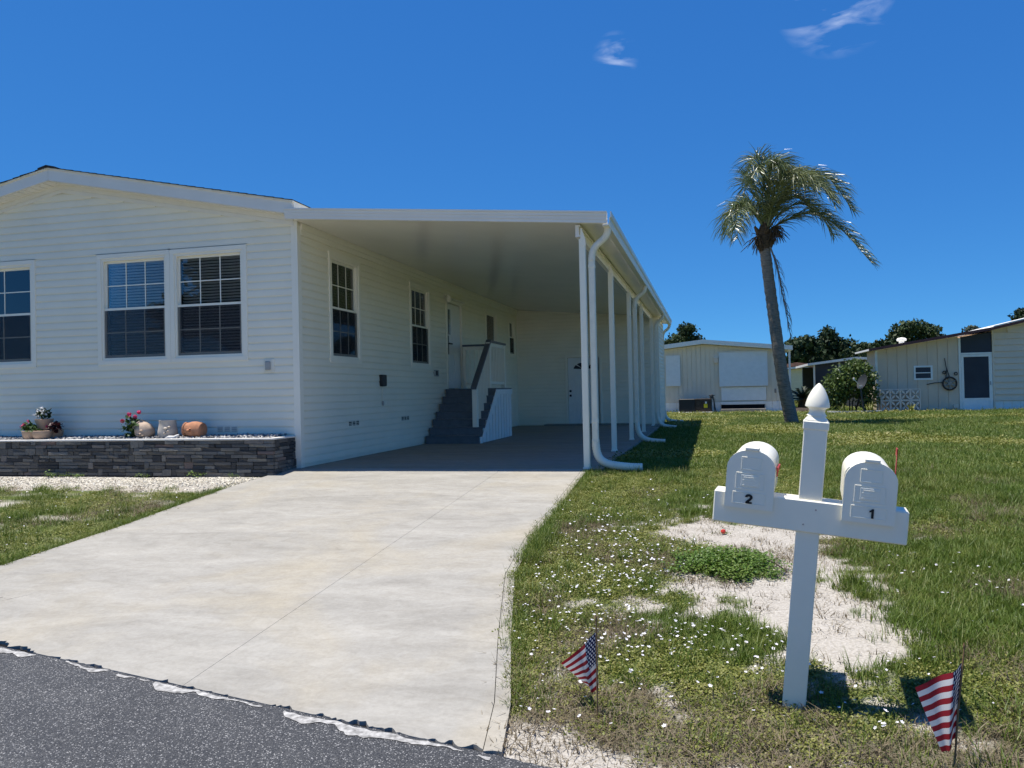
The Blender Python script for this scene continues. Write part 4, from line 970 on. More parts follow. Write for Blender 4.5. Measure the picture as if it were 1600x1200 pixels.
pt = thing('trefoil_planter', 'tiered clay planter of three joined bowls with a smaller pot on top', 'planter', (-10.22, 10.47, ZP))
bowl = [(.06, 0), (.10, .01), (.135, .06), (.15, .12), (.152, .15), (.145, .155), (.135, .15), (.12, .12), (.05, .10)]
for k, (dx, dy) in enumerate(((.075, -.085), (-.125, -.085), (.115, .095))):
    MB().lathe([(r_ * (1 if k == 0 else .93), z_) for r_, z_ in bowl], (-10.22 + dx, 10.47 + dy, ZP), 18).build('bowl', 'clay_bowl', pt, smooth=True)
MB().lathe([(.07, .13), (.085, .16), (.115, .26), (.13, .30), (.135, .33), (.125, .335), (.11, .31), (.05, .29)], (-10.22, 10.5, ZP), 18).build('top_pot', 'clay_bowl', pt, smooth=True)
foliage((-10.22, 10.5, ZP + .41), .115, .085, 150, .045, 1).build('foliage', 'flower_leaf', pt)
blooms([(-10.20 + random.uniform(-.10, .10), 10.45 + random.uniform(-.09, .05), ZP + random.uniform(.37, .51)) for _ in range(26)], .021, 2, 9).build('white_flowers', 'petal_white', pt)
foliage((-10.43, 10.44, ZP + .19), .13, .07, 110, .06, 3).build('foliage', 'flower_leaf', pt)
foliage((-10.25, 10.34, ZP + .17), .11, .035, 50, .05, 33).build('foliage', 'flower_leaf', pt)
blooms([(-10.56, 10.40, ZP + .22), (-10.53, 10.42, ZP + .25), (-10.48, 10.45, ZP + .30)], .03, 4).build('pink_flowers', 'petal_pink', pt)
foliage((-9.97, 10.45, ZP + .20), .095, .07, 80, .06, 5).build('foliage', 'dark_red_leaf', pt)
blooms([(-10.02, 10.42, ZP + .24), (-10.08, 10.40, ZP + .22)], .022, 6).build('red_flowers', 'petal_pink', pt)
def pot_thing(name, label, loc, tilt, prof, mat, axis='Y', yaw=0, n=22):
    t = thing(name, label, 'pot', loc); M = Matrix.Rotation(yaw, 3, 'Z') @ Matrix.Rotation(tilt, 3, axis)
    b = MB().lathe(prof, loc, n, M=M).build('body', mat, t, smooth=True); return t, M
round_ = [(.07, 0), (.11, .015), (.15, .08), (.165, .15), (.155, .22), (.13, .27), (.125, .29), (.135, .30), (.135, .315), (.12, .315), (.11, .28), (.06, .26)]
GP = Vector((-8.25, 10.47, ZP + .04))
round_ = [(r * .86, z * .86) for r, z in round_]
t, M = pot_thing('geranium_pot', 'tilted clay face pot spilling pink geraniums', GP, R(-52), round_, 'clay_pale')
mouth = GP + M @ Vector((0, 0, .30))
foliage(mouth + Vector((-.06, -.02, -.02)), .16, .15, 230, .06, 8).build('foliage', 'flower_leaf', t)
blooms([mouth + Vector(q) for q in ((-.22, -.05, .06), (-.09, -.06, .16), (.06, -.03, .19), (-.02, -.02, .12))], .038, 9, 22).build('pink_flowers', 'petal_pink', t)
fc = MB(); 
for q in ((.05, -.155, .13), (-.05, -.155, .13), (0, -.17, .10), (0, -.16, .055)): p = GP + M @ Vector(q) * .86; fc.lathe([(.006, -.012), (.022, 0), (.006, .012)], p, 8)
fc.build('face_relief', 'clay_pale', t, smooth=True)
t, M = pot_thing('face_pot', 'pale upright clay pot with a moulded face, standing empty', (-7.95, 10.47, ZP), 0, [(r * .86, z * .95) for r, z in [(.115, 0), (.14, .01), (.165, .07), (.168, .12), (.15, .20), (.14, .27), (.145, .285), (.145, .30), (.13, .30), (.125, .26), (.12, .05)]], 'clay_grey')
fc = MB(); b0 = Vector((-7.95, 10.49, ZP))
for q, s in (((.06, -.155, .17), .03), ((.10, -.125, .19), .022), ((.085, -.145, .13), .024), ((.05, -.16, .10), .02)): fc.lathe([(s * .3, -s * .6), (s, 0), (s * .3, s * .6)], b0 + Vector(q), 8)
fc.build('face_relief', 'clay_grey', t, smooth=True)
t, M = pot_thing('terracotta_pot', 'orange terracotta pot lying on its side on the pebbles', (-7.34, 10.47, ZP + .125), R(-86), [(r * .82, z * .82) for r, z in [(.11, 0), (.135, .01), (.15, .06), (.158, .14), (.15, .22), (.125, .30), (.118, .33), (.13, .34), (.132, .365), (.118, .365), (.105, .33), (.10, .06)]], 'terracotta')
fc = MB(); 
for q, s in (((.0, -.155, .20), .03), ((.03, -.15, .17), .02), ((-.02, -.15, .16), .02)): fc.lathe([(s * .3, -s * .5), (s, 0), (s * .3, s * .5)], Vector((-7.34, 10.47, ZP + .125)) + M @ Vector(q) * .84, 8)
fc.build('face_relief', 'terracotta', t, smooth=True)
r_ = random.Random(4); cb = MB()
cb.tube([(-7.88, 10.32, ZP + .02), (-7.80, 10.30, ZP + .035), (-7.72, 10.31, ZP + .03), (-7.67, 10.33, ZP + .06), (-7.66, 10.34, ZP + .075)], [.012, .028, .03, .022, .008], 8)
tag(cb.build('white_stone', 'white_cap', smooth='all'), 'small white stone lump lying between the two right clay pots', 'stone')

# ------------------------------------------------------------------ twin mailboxes on a leaning post
MBASE = Vector((.352, 4.02, float(ground_z(.352, 4.02))))
MROT = (Matrix.Rotation(R(-6.7), 4, 'Z') @ Matrix.Rotation(R(5.6), 4, 'Y') @ Matrix.Rotation(R(1.5), 4, 'X')).to_euler()
mp = thing('mailbox_post', 'leaning white mailbox post with cross arm and pointed finial', 'post', MBASE, rot=MROT)
BZ0, BZ1 = .835, .985; PW = .052
p = MB(); p.cbox(-PW, PW, -PW, PW, -.25, 1.335, .004); p.build('post', 'post_white', mp, local=True)
p = MB(); p.cbox(-.432, .415, -.066, .066, BZ0, BZ1, .005); p.build('cross_arm', 'post_white', mp, local=True)
p = MB(); s2 = math.sqrt(2)
p.cbox(-PW - .005, PW + .005, -PW - .005, PW + .005, 1.312, 1.352, .004)
p.lathe([(.051 * s2, 1.3522), (.050 * s2, 1.357), (.041 * s2, 1.368), (.036 * s2, 1.377)], (0, 0, 0), 4)
p.build('cap', 'post_white', mp, local=True)
p = MB(); p.lathe([(.045, 1.3765), (.039, 1.383), (.0355, 1.392), (.0355, 1.401), (.040, 1.410), (.050, 1.4155), (.0545, 1.4175), (.0545, 1.421), (.0525, 1.434), (.0485, 1.450), (.0425, 1.467), (.0345, 1.485), (.025, 1.502), (.014, 1.517), (.006, 1.525), (.001, 1.528)], (0, 0, 0), 32)
p.build('finial', 'post_white', mp, local=True, smooth=True)
for (x, z) in ((.028, .945), (-.022, .872)): MB().lathe([(.0045, 0), (.0045, .003)], (x, -.066, z), 8, M=Matrix.Rotation(R(90), 3, 'X')).build('screw', 'hinge_metal', mp, local=True)
def arch(w, h, rr, n=12):
    """mailbox outline: straight sides, round top; bottom at z=0"""
    pts = [(-w, 0), (w, 0)]
    for k in range(n + 1): a = math.pi * k / n; pts.append((w * math.cos(a) * 1.0, h - rr + rr * math.sin(a)))
    return pts
def stroke(path, w):
    V = []; F = []; n = len(path)
    for i, p in enumerate(path):
        a = Vector(path[max(i - 1, 0)]); b = Vector(path[min(i + 1, n - 1)]); t = (b - a).normalized(); q = Vector((-t.y, t.x)) * w / 2
        V += [Vector(p) + q, Vector(p) - q]
    return V, [(2 * i, 2 * i + 1, 2 * i + 3, 2 * i + 2) for i in range(n - 1)]
def digit(ch, ox, oz, h, y):
    mb = MB(); s = h
    def put(V, F): mb.add([(ox + v[0] * s, y, oz + v[1] * s) for v in V], F)
    if ch == '2':
        pts = [(.27 * math.cos(R(a)) - .0, .70 + .21 * math.sin(R(a))) for a in range(185, -35, -15)] + [(.10, .42), (-.12, .22), (-.22, .08)]
        put(*stroke(pts, .27)); put([(-.33, 0), (.36, 0), (.36, .19), (-.33, .19)], [(0, 1, 2, 3)])
    else:
        put([(-.02, 0), (.22, 0), (.22, 1), (.04, 1), (-.02, .93)], [(0, 1, 2, 3, 4)]); put([(-.22, .62), (-.021, .66), (-.021, .93), (-.10, .85), (-.22, .80)], [(0, 1, 2, 3, 4)])
    return mb
def mailbox(name, label, cx, num, flag_up):
    loc = MBASE + MROT.to_matrix() @ Vector((cx, 0, BZ1))
    t = thing(name, label, 'mailbox', loc, group='mailboxes on the leaning post', rot=MROT)
    w, h, L = .106, .205, .50; yf = -.085
    prof = arch(w, h, .085, 14); n = len(prof)
    b = MB(); b.prism(prof, 'y', yf + .03, yf + L); bo = b.build('body', 'mailbox_white', t, local=True, smooth=True, fix=True)
    d = MB(); low = -.070
    po = [(-w - .004, low), (w + .004, low)] + [((x) * (1.035), z * 1.02) for (x, z) in prof[2:]]
    d.prism(po, 'y', yf, yf + .029); do = d.build('door', 'mailbox_white', t, local=True, smooth=True, fix=True)
    e = MB(); y0 = yf - .0022; y1 = yf + .002
    def rim(xa, xb, za, zb, r_=.004):
        for (p, q, u, v) in ((xa, xb, za, za + r_), (xa, xb, zb - r_, zb), (xa, xa + r_, za + r_, zb - r_), (xb - r_, xb, za + r_, zb - r_)): e.cbox(p, q, y0, y1, u, v, .0012)
    rim(-.045, .048, .115, .175); rim(-.066, .066, .022, .100); rim(-.075, .075, -.048, .008)
    e.cbox(-.042, .042, yf - .003, y1, .034, .090, .002)
    for k in range(4): e.cbox(-.034 + .004 * (k % 2), .034 - .005 * (k % 3), yf - .0042, yf - .0031, .040 + k * .012, .044 + k * .012, .0006)
    e.build('door_relief', 'mailbox_white', do, local=True)
    g = MB(); g.cbox(-.032, .032, yf - .008, yf + .05, h + .0005, h + .016, .003); g.build('latch', 'mailbox_white', do, local=True)
    digit(num, .0 if num == '2' else .012, -.044, .043, yf - .0052).build('number', 'number_black', do, local=True)
    f = MB(); xf = w + .006
    if flag_up: f.cbox(xf, xf + .004, .10, .122, .06, .26, .001); f.cbox(xf, xf + .004, .10, .165, .225, .262, .001); f.lathe([(.012, 0), (.012, .012)], (xf - .004, .111, .07), 10, M=Matrix.Rotation(R(90), 3, 'Y'))
    else: f.cbox(xf, xf + .006, .04, .25, .095, .118, .001); f.cbox(xf, xf + .006, .0, .04, .085, .13, .001); f.lathe([(.012, 0), (.012, .012)], (xf - .004, .235, .107), 10, M=Matrix.Rotation(R(90), 3, 'Y'))
    f.build('flag', 'flag_red', t, local=True)
    return t
mailbox('mailbox', 'white arched mailbox numbered 2 on the left of the post', -.27, '2', False)
mailbox('mailbox', 'white arched mailbox numbered 1 with red flag raised', .248, '1', True)

# ------------------------------------------------------------------ little stick flags
def stick_flag(label, base, top, hoist0, hoist1, flytop, flybot, bend, wave):
    """all points are offsets (x, y, z) from the base of the stick"""
    t = thing('stick_flag', label, 'flag', base, group='small flags in the lawn')
    tp = Vector(top)
    MB().tube([(0, 0, -.08), tp * .5, tp], [.0042, .004, .0035], 8).build('stick', 'stick_wood', t, local=True, smooth=True)
    MB().lathe([(.002, -.004), (.0055, .006), (.005, .014), (.001, .024)], tp, 8).build('tip', 'stick_wood', t, local=True, smooth=True)
    H1, H0, T, B = Vector(hoist1), Vector(hoist0), Vector(flytop), Vector(flybot); nu, nv = 30, 18; V = []; F = []; UV = []
    for j in range(nv + 1):
        v = j / nv
        for i in range(nu + 1):
            u = i / nu; s = u ** bend
            p = (H0 * (1 - v) + H1 * v) * (1 - s) + (B * (1 - v) + T * v) * s
            amp = wave * math.sin(math.pi * min(1, u * 1.15)) 
            p = p + Vector((0.004 * math.sin(9 * u + 2 * v), amp * math.sin(7.5 * u + 2.2 * v), -.012 * math.sin(math.pi * u) * (1 - v) - .01 * math.sin(math.pi * u)))
            V.append(p); UV.append((u, v))
    W = nu + 1; F = [(j * W + i, j * W + i + 1, (j + 1) * W + i + 1, (j + 1) * W + i) for j in range(nv) for i in range(nu)]
    o = MB().add(V, F).build('cloth', 'stars_and_stripes', t, local=True, smooth='all')
    ul = o.data.uv_layers.new(name='UVMap')
    for lp in o.data.loops: ul.data[lp.index].uv = UV[lp.vertex_index]
    return t
zf = float(ground_z(-.55, 3.76)) 
stick_flag('small American flag on a stick nearest the concrete drive', (-.55, 3.76, zf), (.0, .03, .452), (.005, .004, .145), (.0, .03, .405), (-.185, .10, .215), (-.075, .20, .075), 1.35, .03)
zf = float(ground_z(.895, 3.5))
stick_flag('small American flag on a stick right of the mailbox post', (.895, 3.5, zf), (.066, .04, .475), (.018, .012, .135), (.058, .036, .425), (-.125, -.01, .325), (-.045, -.03, .085), 1.6, .03)
# the red cap and dark twig in the sand
zf = float(ground_z(.085, 7.35)); mb = MB(); mb.lathe([(.0, -.0), (.016, .002), (.024, .017), (.018, .033), (.003, .039)], (.085, 7.35, zf + .008), 12)
tag(mb.build('red_ball', 'red_plastic', smooth=True), 'small red ball lying at the back of the sand patch', 'ball')
zf = float(ground_z(.42, 6.3)); mb = MB(); mb.tube([(.28, 6.45, zf + .03), (.40, 6.40, zf + .05), (.47, 6.25, zf + .035), (.52, 6.10, zf + .02)], [.004, .006, .006, .003], 6)
tag(mb.build('twig', 'rust', smooth='all'), 'dark curved twig on the sand beside the leafy weed', 'twig')

# ------------------------------------------------------------------ beige home beyond the lawn
H2Y = 37.5
h2 = thing('beige_home', 'beige panelled home with white awning shutters behind the palm', 'house', (-.27, 43, -.1))
def ribbed(parent, name, mat, x0, x1, y, ztop, zbot, w=.2, gap=.012, th=.03):
    """vertical grooved wall panels as separate pieces; ztop may be a function of x"""
    x = x0; zt = ztop if callable(ztop) else (lambda q: ztop)
    while x < x1 - 1e-3:
        b = min(x + w, x1); MB().prism([(x, zbot), (b - gap, zbot), (b - gap, zt(b - gap)), (x, zt(x))], 'y', y - th, y).build(name, mat, parent, fix=True); x = b
z2 = lambda x: 3.06 - abs(x + .27) * .105
mb = MB(); mb.box(-4.0, 3.30, H2Y + .001, 50, -.15, 2.55); mb.prism([(-4.0, 2.551), (3.3, 2.551), (3.3, z2(3.3)), (-.27, z2(-.27)), (-4.0, z2(-4.0))], 'y', H2Y + .001, 50); hw = mb.build('wall', 'beige_panel', h2, fix=True)
ribbed(hw, 'wall_panel', 'beige_panel', -2.4, 3.31, H2Y, z2, .44, .203, .02, .02)
ribbed(h2, 'skirting_panel', 'roof_white', -2.4, 3.31, H2Y + .0, .42, -.1, .3, .012, .02)
for s in (-1, 1):
    xe = -.27 + s * 3.85; q = lambda x, d: (x, 3.10 - abs(x + .27) * .105 + d)
    MB().prism([q(-.27, -.02), q(-.27, .17), q(xe, .17), q(xe, -.02)], 'y', 37.15, 50.3).build('roof', 'roof_white', h2, fix=True)
def shutter(x0, x1, z0, z1, y, tilt, nr, nm='awning_shutter'):
    mb = MB(); mb.prism([(y, z1), (y - .03, z1), (y - .03 - tilt, z0), (y - tilt, z0)], 'x', x0, x1); o = mb.build(nm, 'shutter_white', h2, fix=True)
    for k in range(nr): u = x0 + (x1 - x0) * (k + .3) / nr; MB().prism([(y - .0305, z1 - .02), (y - .042, z1 - .02), (y - .042 - tilt, z0 + .02), (y - .0305 - tilt, z0 + .02)], 'x', u, u + (x1 - x0) / nr * .4).build('shutter_rib', 'shutter_white', o, fix=True)
    return o
shutter(.42, 2.52, 1.12, 2.65, H2Y - .03, .10, 22); shutter(-1.95, -1.30, 1.19, 2.60, H2Y - .03, .05, 7)
MB().cbox(.50, 2.44, H2Y - .07, H2Y - .026, .48, 1.09, .006).build('window_panel', 'shutter_white', h2)
MB().cbox(.36, 2.56, H2Y - .06, H2Y - .026, 2.655, 2.70, .006).build('shutter_track', 'alum_white', h2)
l2 = MB(); l2.cbox(.20, .385, H2Y - .14, H2Y - .026, 2.20, 2.44, .01); ll = l2.build('wall_light', 'tan_siding', h2); MB().cbox(.19, .395, H2Y - .15, H2Y - .025, 2.441, 2.475, .006).build('light_cap', 'roof_white', ll)
MB().cbox(2.79, 2.87, H2Y - .05, H2Y - .026, .79, .98, .008).build('outlet_cover', 'step_brown', h2)
MB().cbox(3.42, 3.50, H2Y - .1, H2Y - .02, -.1, 2.68, .01).build('downspout', 'roof_white', h2)
MB().cbox(.46, 2.40, H2Y - .10, H2Y - .021, .30, .43, .006).build('sill_board', 'roof_white', h2)
MB().box(.48, 2.36, H2Y - .08, H2Y - .022, .12, .295).build('crawlspace_gap', 'dark_gap', h2)
MB().cbox(.46, 2.38, H2Y - .55, H2Y - .11, -.12, .115, .01).build('concrete_step', 'step_brown', h2)
MB().cbox(-2.6, 3.4, H2Y - .75, H2Y - .03, -.16, -.055, .01).build('footing', 'white_cap', h2)
ac = thing('air_conditioner', 'black packaged air conditioner on a pale pad by the beige home', 'air conditioner', (-.65, 36.9, -.05))
a_ = MB(); a_.cbox(-1.36, -.66, 36.5, 37.25, .04, .60, .02); a_.build('fan_section', 'black_plastic', ac)
a_ = MB(); a_.cbox(-.655, .07, 36.52, 37.25, .02, .60, .02); a_.build('coil_section', 'mulch', ac)
MB().cbox(-1.42, .10, 36.4, 37.3, -.12, .018, .01).build('pad', 'white_cap', ac)
MB().box(-.28, -.12, 36.512, 36.519, .20, .37).build('energy_label', 'label_yellow', ac); MB().box(-.22, -.15, 36.511, 36.5195, .38, .47).build('paper_label', 'petal_white', ac)
c_ = MB(); c_.tube([(.02, 36.6, .75), (.10, 36.6, .78), (.16, 36.62, .55), (.20, 36.62, .2), (.26, 36.6, -.02)], .025, 8); c_.tube([(.09, 36.55, .72), (.15, 36.55, .5), (.17, 36.55, .1), (.22, 36.5, -.04)], .02, 8); c_.cbox(-.06, .20, 36.55, 36.6, .72, .76, .005); c_.cbox(-.02, .12, 36.54, 36.58, .60, .72, .005)
c_.build('refrigerant_line', 'dish_grey', ac, smooth=True)

# ------------------------------------------------------------------ tan home on the right
H3Y = 35.5
h3 = thing('tan_home', 'tan home with maroon roof edge, screen door and lap siding at right', 'house', (11, 42, -.1))
z3 = lambda x: float(np.interp(x, [6.3, 10.85, 16.5, 22], [2.44, 3.14, 4.42, 3.3]))
mb = MB(); mb.prism([(6.68, -.15), (9.71, -.15), (9.71, z3(9.71) - .03), (6.68, z3(6.68) - .03)], 'y', H3Y + .001, 37.6); mb.prism([(10.95, -.15), (22, -.15), (22, z3(22) - .03), (16.5, z3(16.5) - .03), (10.95, z3(10.95) - .03)], 'y', H3Y + .001, 48)
mb.box(9.711, 10.949, 37.5, 48, -.15, 2.9); w3 = mb.build('wall', 'tan_panel', h3, fix=True)
ribbed(w3, 'wall_panel', 'tan_panel', 6.70, 9.70, H3Y, lambda x: z3(x) - .03, -.1, .375, .02, .02)
zq = .32; k = 0
while zq < 4.0:
    x = 11.0; top = zq + .24
    xs_ = x if top < z3(x) - .03 else 10.85 + (top + .03 - 3.14) / (4.42 - 3.14) * 5.65
    MB().prism([(H3Y, zq), (H3Y - .055, zq), (H3Y - .008, top), (H3Y, top)], 'x', xs_, 16.4).build('lap_siding', 'tan_siding', w3, fix=True); zq += .245
ribbed(h3, 'skirting_panel', 'roof_white', 11.0, 17, H3Y, .30, -.1, .3, .012, .012)
MB().cbox(10.93, 11.0, H3Y - .04, H3Y, -.1, z3(10.95) - .04, .008).build('corner_trim', 'tan_siding', h3)
MB().cbox(6.62, 6.70, H3Y - .04, H3Y + .04, -.1, z3(6.66) - .04, .008).build('corner_post', 'roof_white', h3)
for (xa, xb) in ((6.30, 10.85), (10.851, 16.5), (16.501, 22.3)):
    za_, zb_ = z3(xa), z3(xb)
    MB().prism([(xa, za_ - .025), (xb, zb_ - .025), (xb, zb_ + .085), (xa, za_ + .085)], 'y', 34.95, 35.02).build('fascia', 'maroon', h3, fix=True)
    MB().prism([(xa, za_ + .0), (xb, zb_ + .0), (xb, zb_ + .07), (xa, za_ + .07)], 'y', 35.021, 38.2 if xa < 7 else 48.4).build('roof', 'roof_white', h3, fix=True)
    if xa > 7: MB().prism([(xa, za_ + .086), (xb, zb_ + .086), (xb, zb_ + .13), (xa, za_ + .13)], 'y', 34.93, 35.3).build('drip_edge', 'roof_white', h3, fix=True)
v_ = MB(); v_.lathe([(.11, 0), (.11, .13), (.19, .15), (.20, .22), (.14, .27), (.02, .29)], (8.0, 37.2, z3(8.0) + .06), 14); v_.build('roof_vent', 'roof_white', h3, smooth=True)
# screened bay: transom, door with screen and kick panel
MB().cbox(9.715, 9.80, H3Y - .03, H3Y + .06, -.1, 2.86, .006).build('door_post', 'roof_white', h3)
MB().cbox(9.801, 10.925, H3Y - .02, H3Y + .05, 2.19, 2.26, .006).build('transom_bar', 'roof_white', h3)
MB().prism([(9.801, 2.262), (10.925, 2.262), (10.925, 3.05), (9.801, 2.90)], 'y', H3Y + .01, H3Y + .02).build('transom_screen', 'screen_dark', h3, fix=True)
dr = MB()
for (x0_, x1_, q0, q1) in ((9.806, 9.895, -.09, 2.185), (10.80, 10.92, -.09, 2.185), (9.896, 10.799, 2.09, 2.185), (9.896, 10.799, .39, .44)): dr.box(x0_, x1_, H3Y - .025, H3Y + .02, q0, q1)
sdr = dr.build('screen_door', 'roof_white', h3)
MB().box(9.896, 10.799, H3Y - .005, H3Y + .002, .441, 2.089).build('screen', 'screen_dark', sdr); MB().cbox(9.896, 10.799, H3Y - .018, H3Y + .012, -.09, .389, .004).build('kick_panel', 'shutter_white', sdr)
MB().box(10.83, 10.86, H3Y - .05, H3Y - .026, .95, 1.10).build('handle', 'hinge_metal', sdr)
wd = MB()
for (x0_, x1_, q0, q1) in ((8.05, 8.75, 1.72, 1.79), (8.05, 8.75, 1.21, 1.28), (8.05, 8.12, 1.281, 1.719), (8.68, 8.75, 1.281, 1.719), (8.121, 8.679, 1.48, 1.515)): wd.box(x0_, x1_, H3Y - .05, H3Y - .0155, q0, q1)
lw = wd.build('louver_window', 'dish_grey', h3); lw.data.materials[0] = MATS['shutter_white']
for (q0, q1) in ((1.282, 1.479), (1.516, 1.718)): MB().box(8.122, 8.678, H3Y - .03, H3Y - .016, q0, q1).build('pane', 'screen_dark', lw)
MB().cbox(9.48, 9.66, H3Y - .09, H3Y - .016, .05, .20, .01).build('faucet_box', 'tan_siding', h3)
MB().cbox(6.6, 17, 34.9, 35.46, -.2, -.075, .01).build('footing', 'white_cap', h3)
# old wheel and plough parts hung on the wall
wh = thing('wall_wheel', 'rusty spoked wheel with plough handles hung on the tan wall', 'ornament', (9.35, 35.4, 1.04))
def ring(c, r0, rt, n=26, y=35.40):
    return [(c[0] + r0 * math.cos(2 * math.pi * k / n), y, c[1] + r0 * math.sin(2 * math.pi * k / n)) for k in range(n + 1)]
MB().tube(ring((9.35, 1.04), .25, .03), .035, 8, cap=False).build('rim', 'rust', wh, smooth=True)
hub = MB().lathe([(.08, -.03), (.08, .03)], (9.35, 35.40, 1.04), 12, M=Matrix.Rotation(R(90), 3, 'X')).build('hub', 'step_brown', wh)
for k in range(6): a = R(30 + 60 * k); MB().tube([(9.35 + .06 * math.cos(a), 35.4, 1.04 + .06 * math.sin(a)), (9.35 + .24 * math.cos(a), 35.4, 1.04 + .24 * math.sin(a))], .03, 6).build('spoke', 'step_brown', wh)
for pts in (((9.19, 35.42, 2.06), (9.24, 35.42, 1.7), (9.36, 35.42, 1.29)), ((9.26, 35.43, 1.62), (9.22, 35.43, 1.25)), ((8.51, 35.42, 1.02), (8.8, 35.42, 1.08), (9.12, 35.42, 1.09))): MB().tube(pts, .018, 6).build('plough_handle', 'rust', wh)
for c in ((9.59, 1.43), (9.17, 1.49)): MB().tube(ring(c, .055, .02, 14, 35.43), .02, 6, cap=False).build('small_pulley', 'rust', wh, smooth=True)
# pierced concrete block screen: two rows of four blocks, each with its own leaf pattern
bs = thing('breeze_block_screen', 'pierced pale concrete block screen against the tan wall', 'block screen', (7.46, 35.2, -.06))
bw, bh = 1.49 / 4, .93 / 2
def block():
    mb = MB(); t = .03
    for (x0_, x1_, q0, q1) in ((0, bw - .004, 0, t), (0, bw - .004, bh - t - .004, bh - .004), (0, t, t, bh - t - .004), (bw - t - .004, bw - .004, t, bh - t - .004)): mb.box(x0_, x1_, 0, .12, q0, q1)
    c = Vector((bw / 2, bh / 2))
    for k in range(8):
        a = math.pi / 4 * k; e = Vector((math.cos(a) * bw * .49, math.sin(a) * bh * .49)) * (1.25 if k % 2 else 1); e.x = max(-bw / 2 + .01, min(bw / 2 - .014, e.x)); e.y = max(-bh / 2 + .01, min(bh / 2 - .014, e.y))
        if k % 2 == 0: continue
        m = e * .5; q = Vector((-e.y, e.x)).normalized() * .042; z_ = Vector((0, 0))
        mb.prism([tuple(c + v) for v in (z_, m + q, e, m - q)], 'y', .005, .115)
    return mb
bm_ = block().build('block', 'block_pink', fix=True); bmesh_data = bm_.data; bpy.data.objects.remove(bm_)
for i in range(4):
    for j in range(2): inst('block', bmesh_data, bs, (6.72 + i * bw, 35.14, -.06 + j * bh))

# ------------------------------------------------------------------ satellite dish
ds = thing('satellite_dish', 'dark grey satellite dish on a leaning pole before the round shrub', 'satellite dish', (5.80, 33.5, -.1))
MB().tube([(5.83, 33.5, -.2), (5.74, 33.5, .5), (5.69, 33.52, 1.0)], .03, 8).build('pole', 'dish_grey', ds, smooth=True)
Md = Vector((-.86, -.36, .34)).normalized().to_track_quat('Z', 'Y').to_matrix()
prof = [(.001, 0), (.12, .012), (.22, .04), (.30, .078), (.305, .085), (.22, .05), (.12, .022), (.001, .010)]
MB().lathe([(r, z_) for r, z_ in prof], (5.82, 33.52, 1.16), 24, M=Md, cap=False).build('reflector', 'dish_grey', ds, smooth=True)
MB().tube([(5.70, 33.40, .98), (5.55, 33.2, 1.12), (5.40, 33.05, 1.27)], .014, 6).build('feed_arm', 'roof_white', ds)
MB().lathe([(.02, 0), (.035, .02), (.035, .09), (.02, .1)], (5.38, 33.04, 1.24), 10).build('feed_horn', 'roof_white', ds, smooth=True)
MB().cbox(5.62, 5.76, 33.42, 33.56, .92, 1.05, .01).build('bracket', 'hinge_metal', ds)

# ------------------------------------------------------------------ screen room and far house
sr = thing('screen_room', 'dark screened porch with sloping white roof behind the shrub', 'porch', (7.5, 48, 0))
MB().prism([(5.15, 2.16), (7.6, 2.44), (9.6, 2.28), (9.6, 2.40), (7.6, 2.57), (5.15, 2.28)], 'y', 45.7, 52).build('roof', 'roof_white', sr, fix=True)
MB().box(5.56, 9.2, 46.02, 46.03, .90, 2.22).build('screen', 'screen_dark', sr); MB().prism([(5.56, 2.221), (9.2, 2.221), (9.2, 2.28), (7.6, 2.40), (5.56, 2.222)], 'y', 46.02, 46.03).build('screen', 'screen_dark', sr, fix=True)
for x in (5.46, 6.74, 8.05, 9.15): MB().cbox(x, x + .09, 45.97, 46.06, -.1, z3(6.3) - .22 if x < 6 else 2.3, .008).build('post', 'roof_white', sr)
MB().cbox(5.5, 9.2, 45.99, 46.05, .62, .90, .008).build('knee_wall', 'shutter_white', sr); MB().box(5.5, 9.2, 46.0, 46.04, -.1, .615).build('knee_wall', 'step_brown', sr)
MB().box(5.5, 9.2, 51.5, 51.8, -.1, 2.2).build('back_wall', 'dish_grey', sr)
fh = thing('far_house', 'cream house with brown roof glimpsed between the homes', 'house', (6.0, 66, 0))
mb = MB(); mb.prism([(3, -.1), (9, -.1), (9, 2.05), (6.3, 2.36), (3, 2.0)], 'y', 62, 70); mb.build('wall', 'cream_wall', fh, fix=True)
MB().prism([(2.6, 2.0), (6.3, 2.40), (9.4, 2.04), (9.4, 2.16), (6.3, 2.52), (2.6, 2.12)], 'y', 61.6, 62.3).build('fascia', 'roof_white', fh, fix=True)
MB().prism([(2.6, 2.12), (6.3, 2.53), (9.4, 2.17), (9.4, 2.3), (6.3, 2.85), (2.6, 2.3)], 'y', 62.4, 72).build('roof', 'brown_roof', fh, fix=True)
MB().prism([(62.3, 2.35), (72, 2.95), (72, 2.0), (62.3, 2.0)], 'x', 1.5, 7.6).build('roof', 'brown_roof', fh, fix=True)
MB().box(7.05, 7.25, 61.95, 61.99, .9, 1.7).build('window', 'screen_dark', fh)

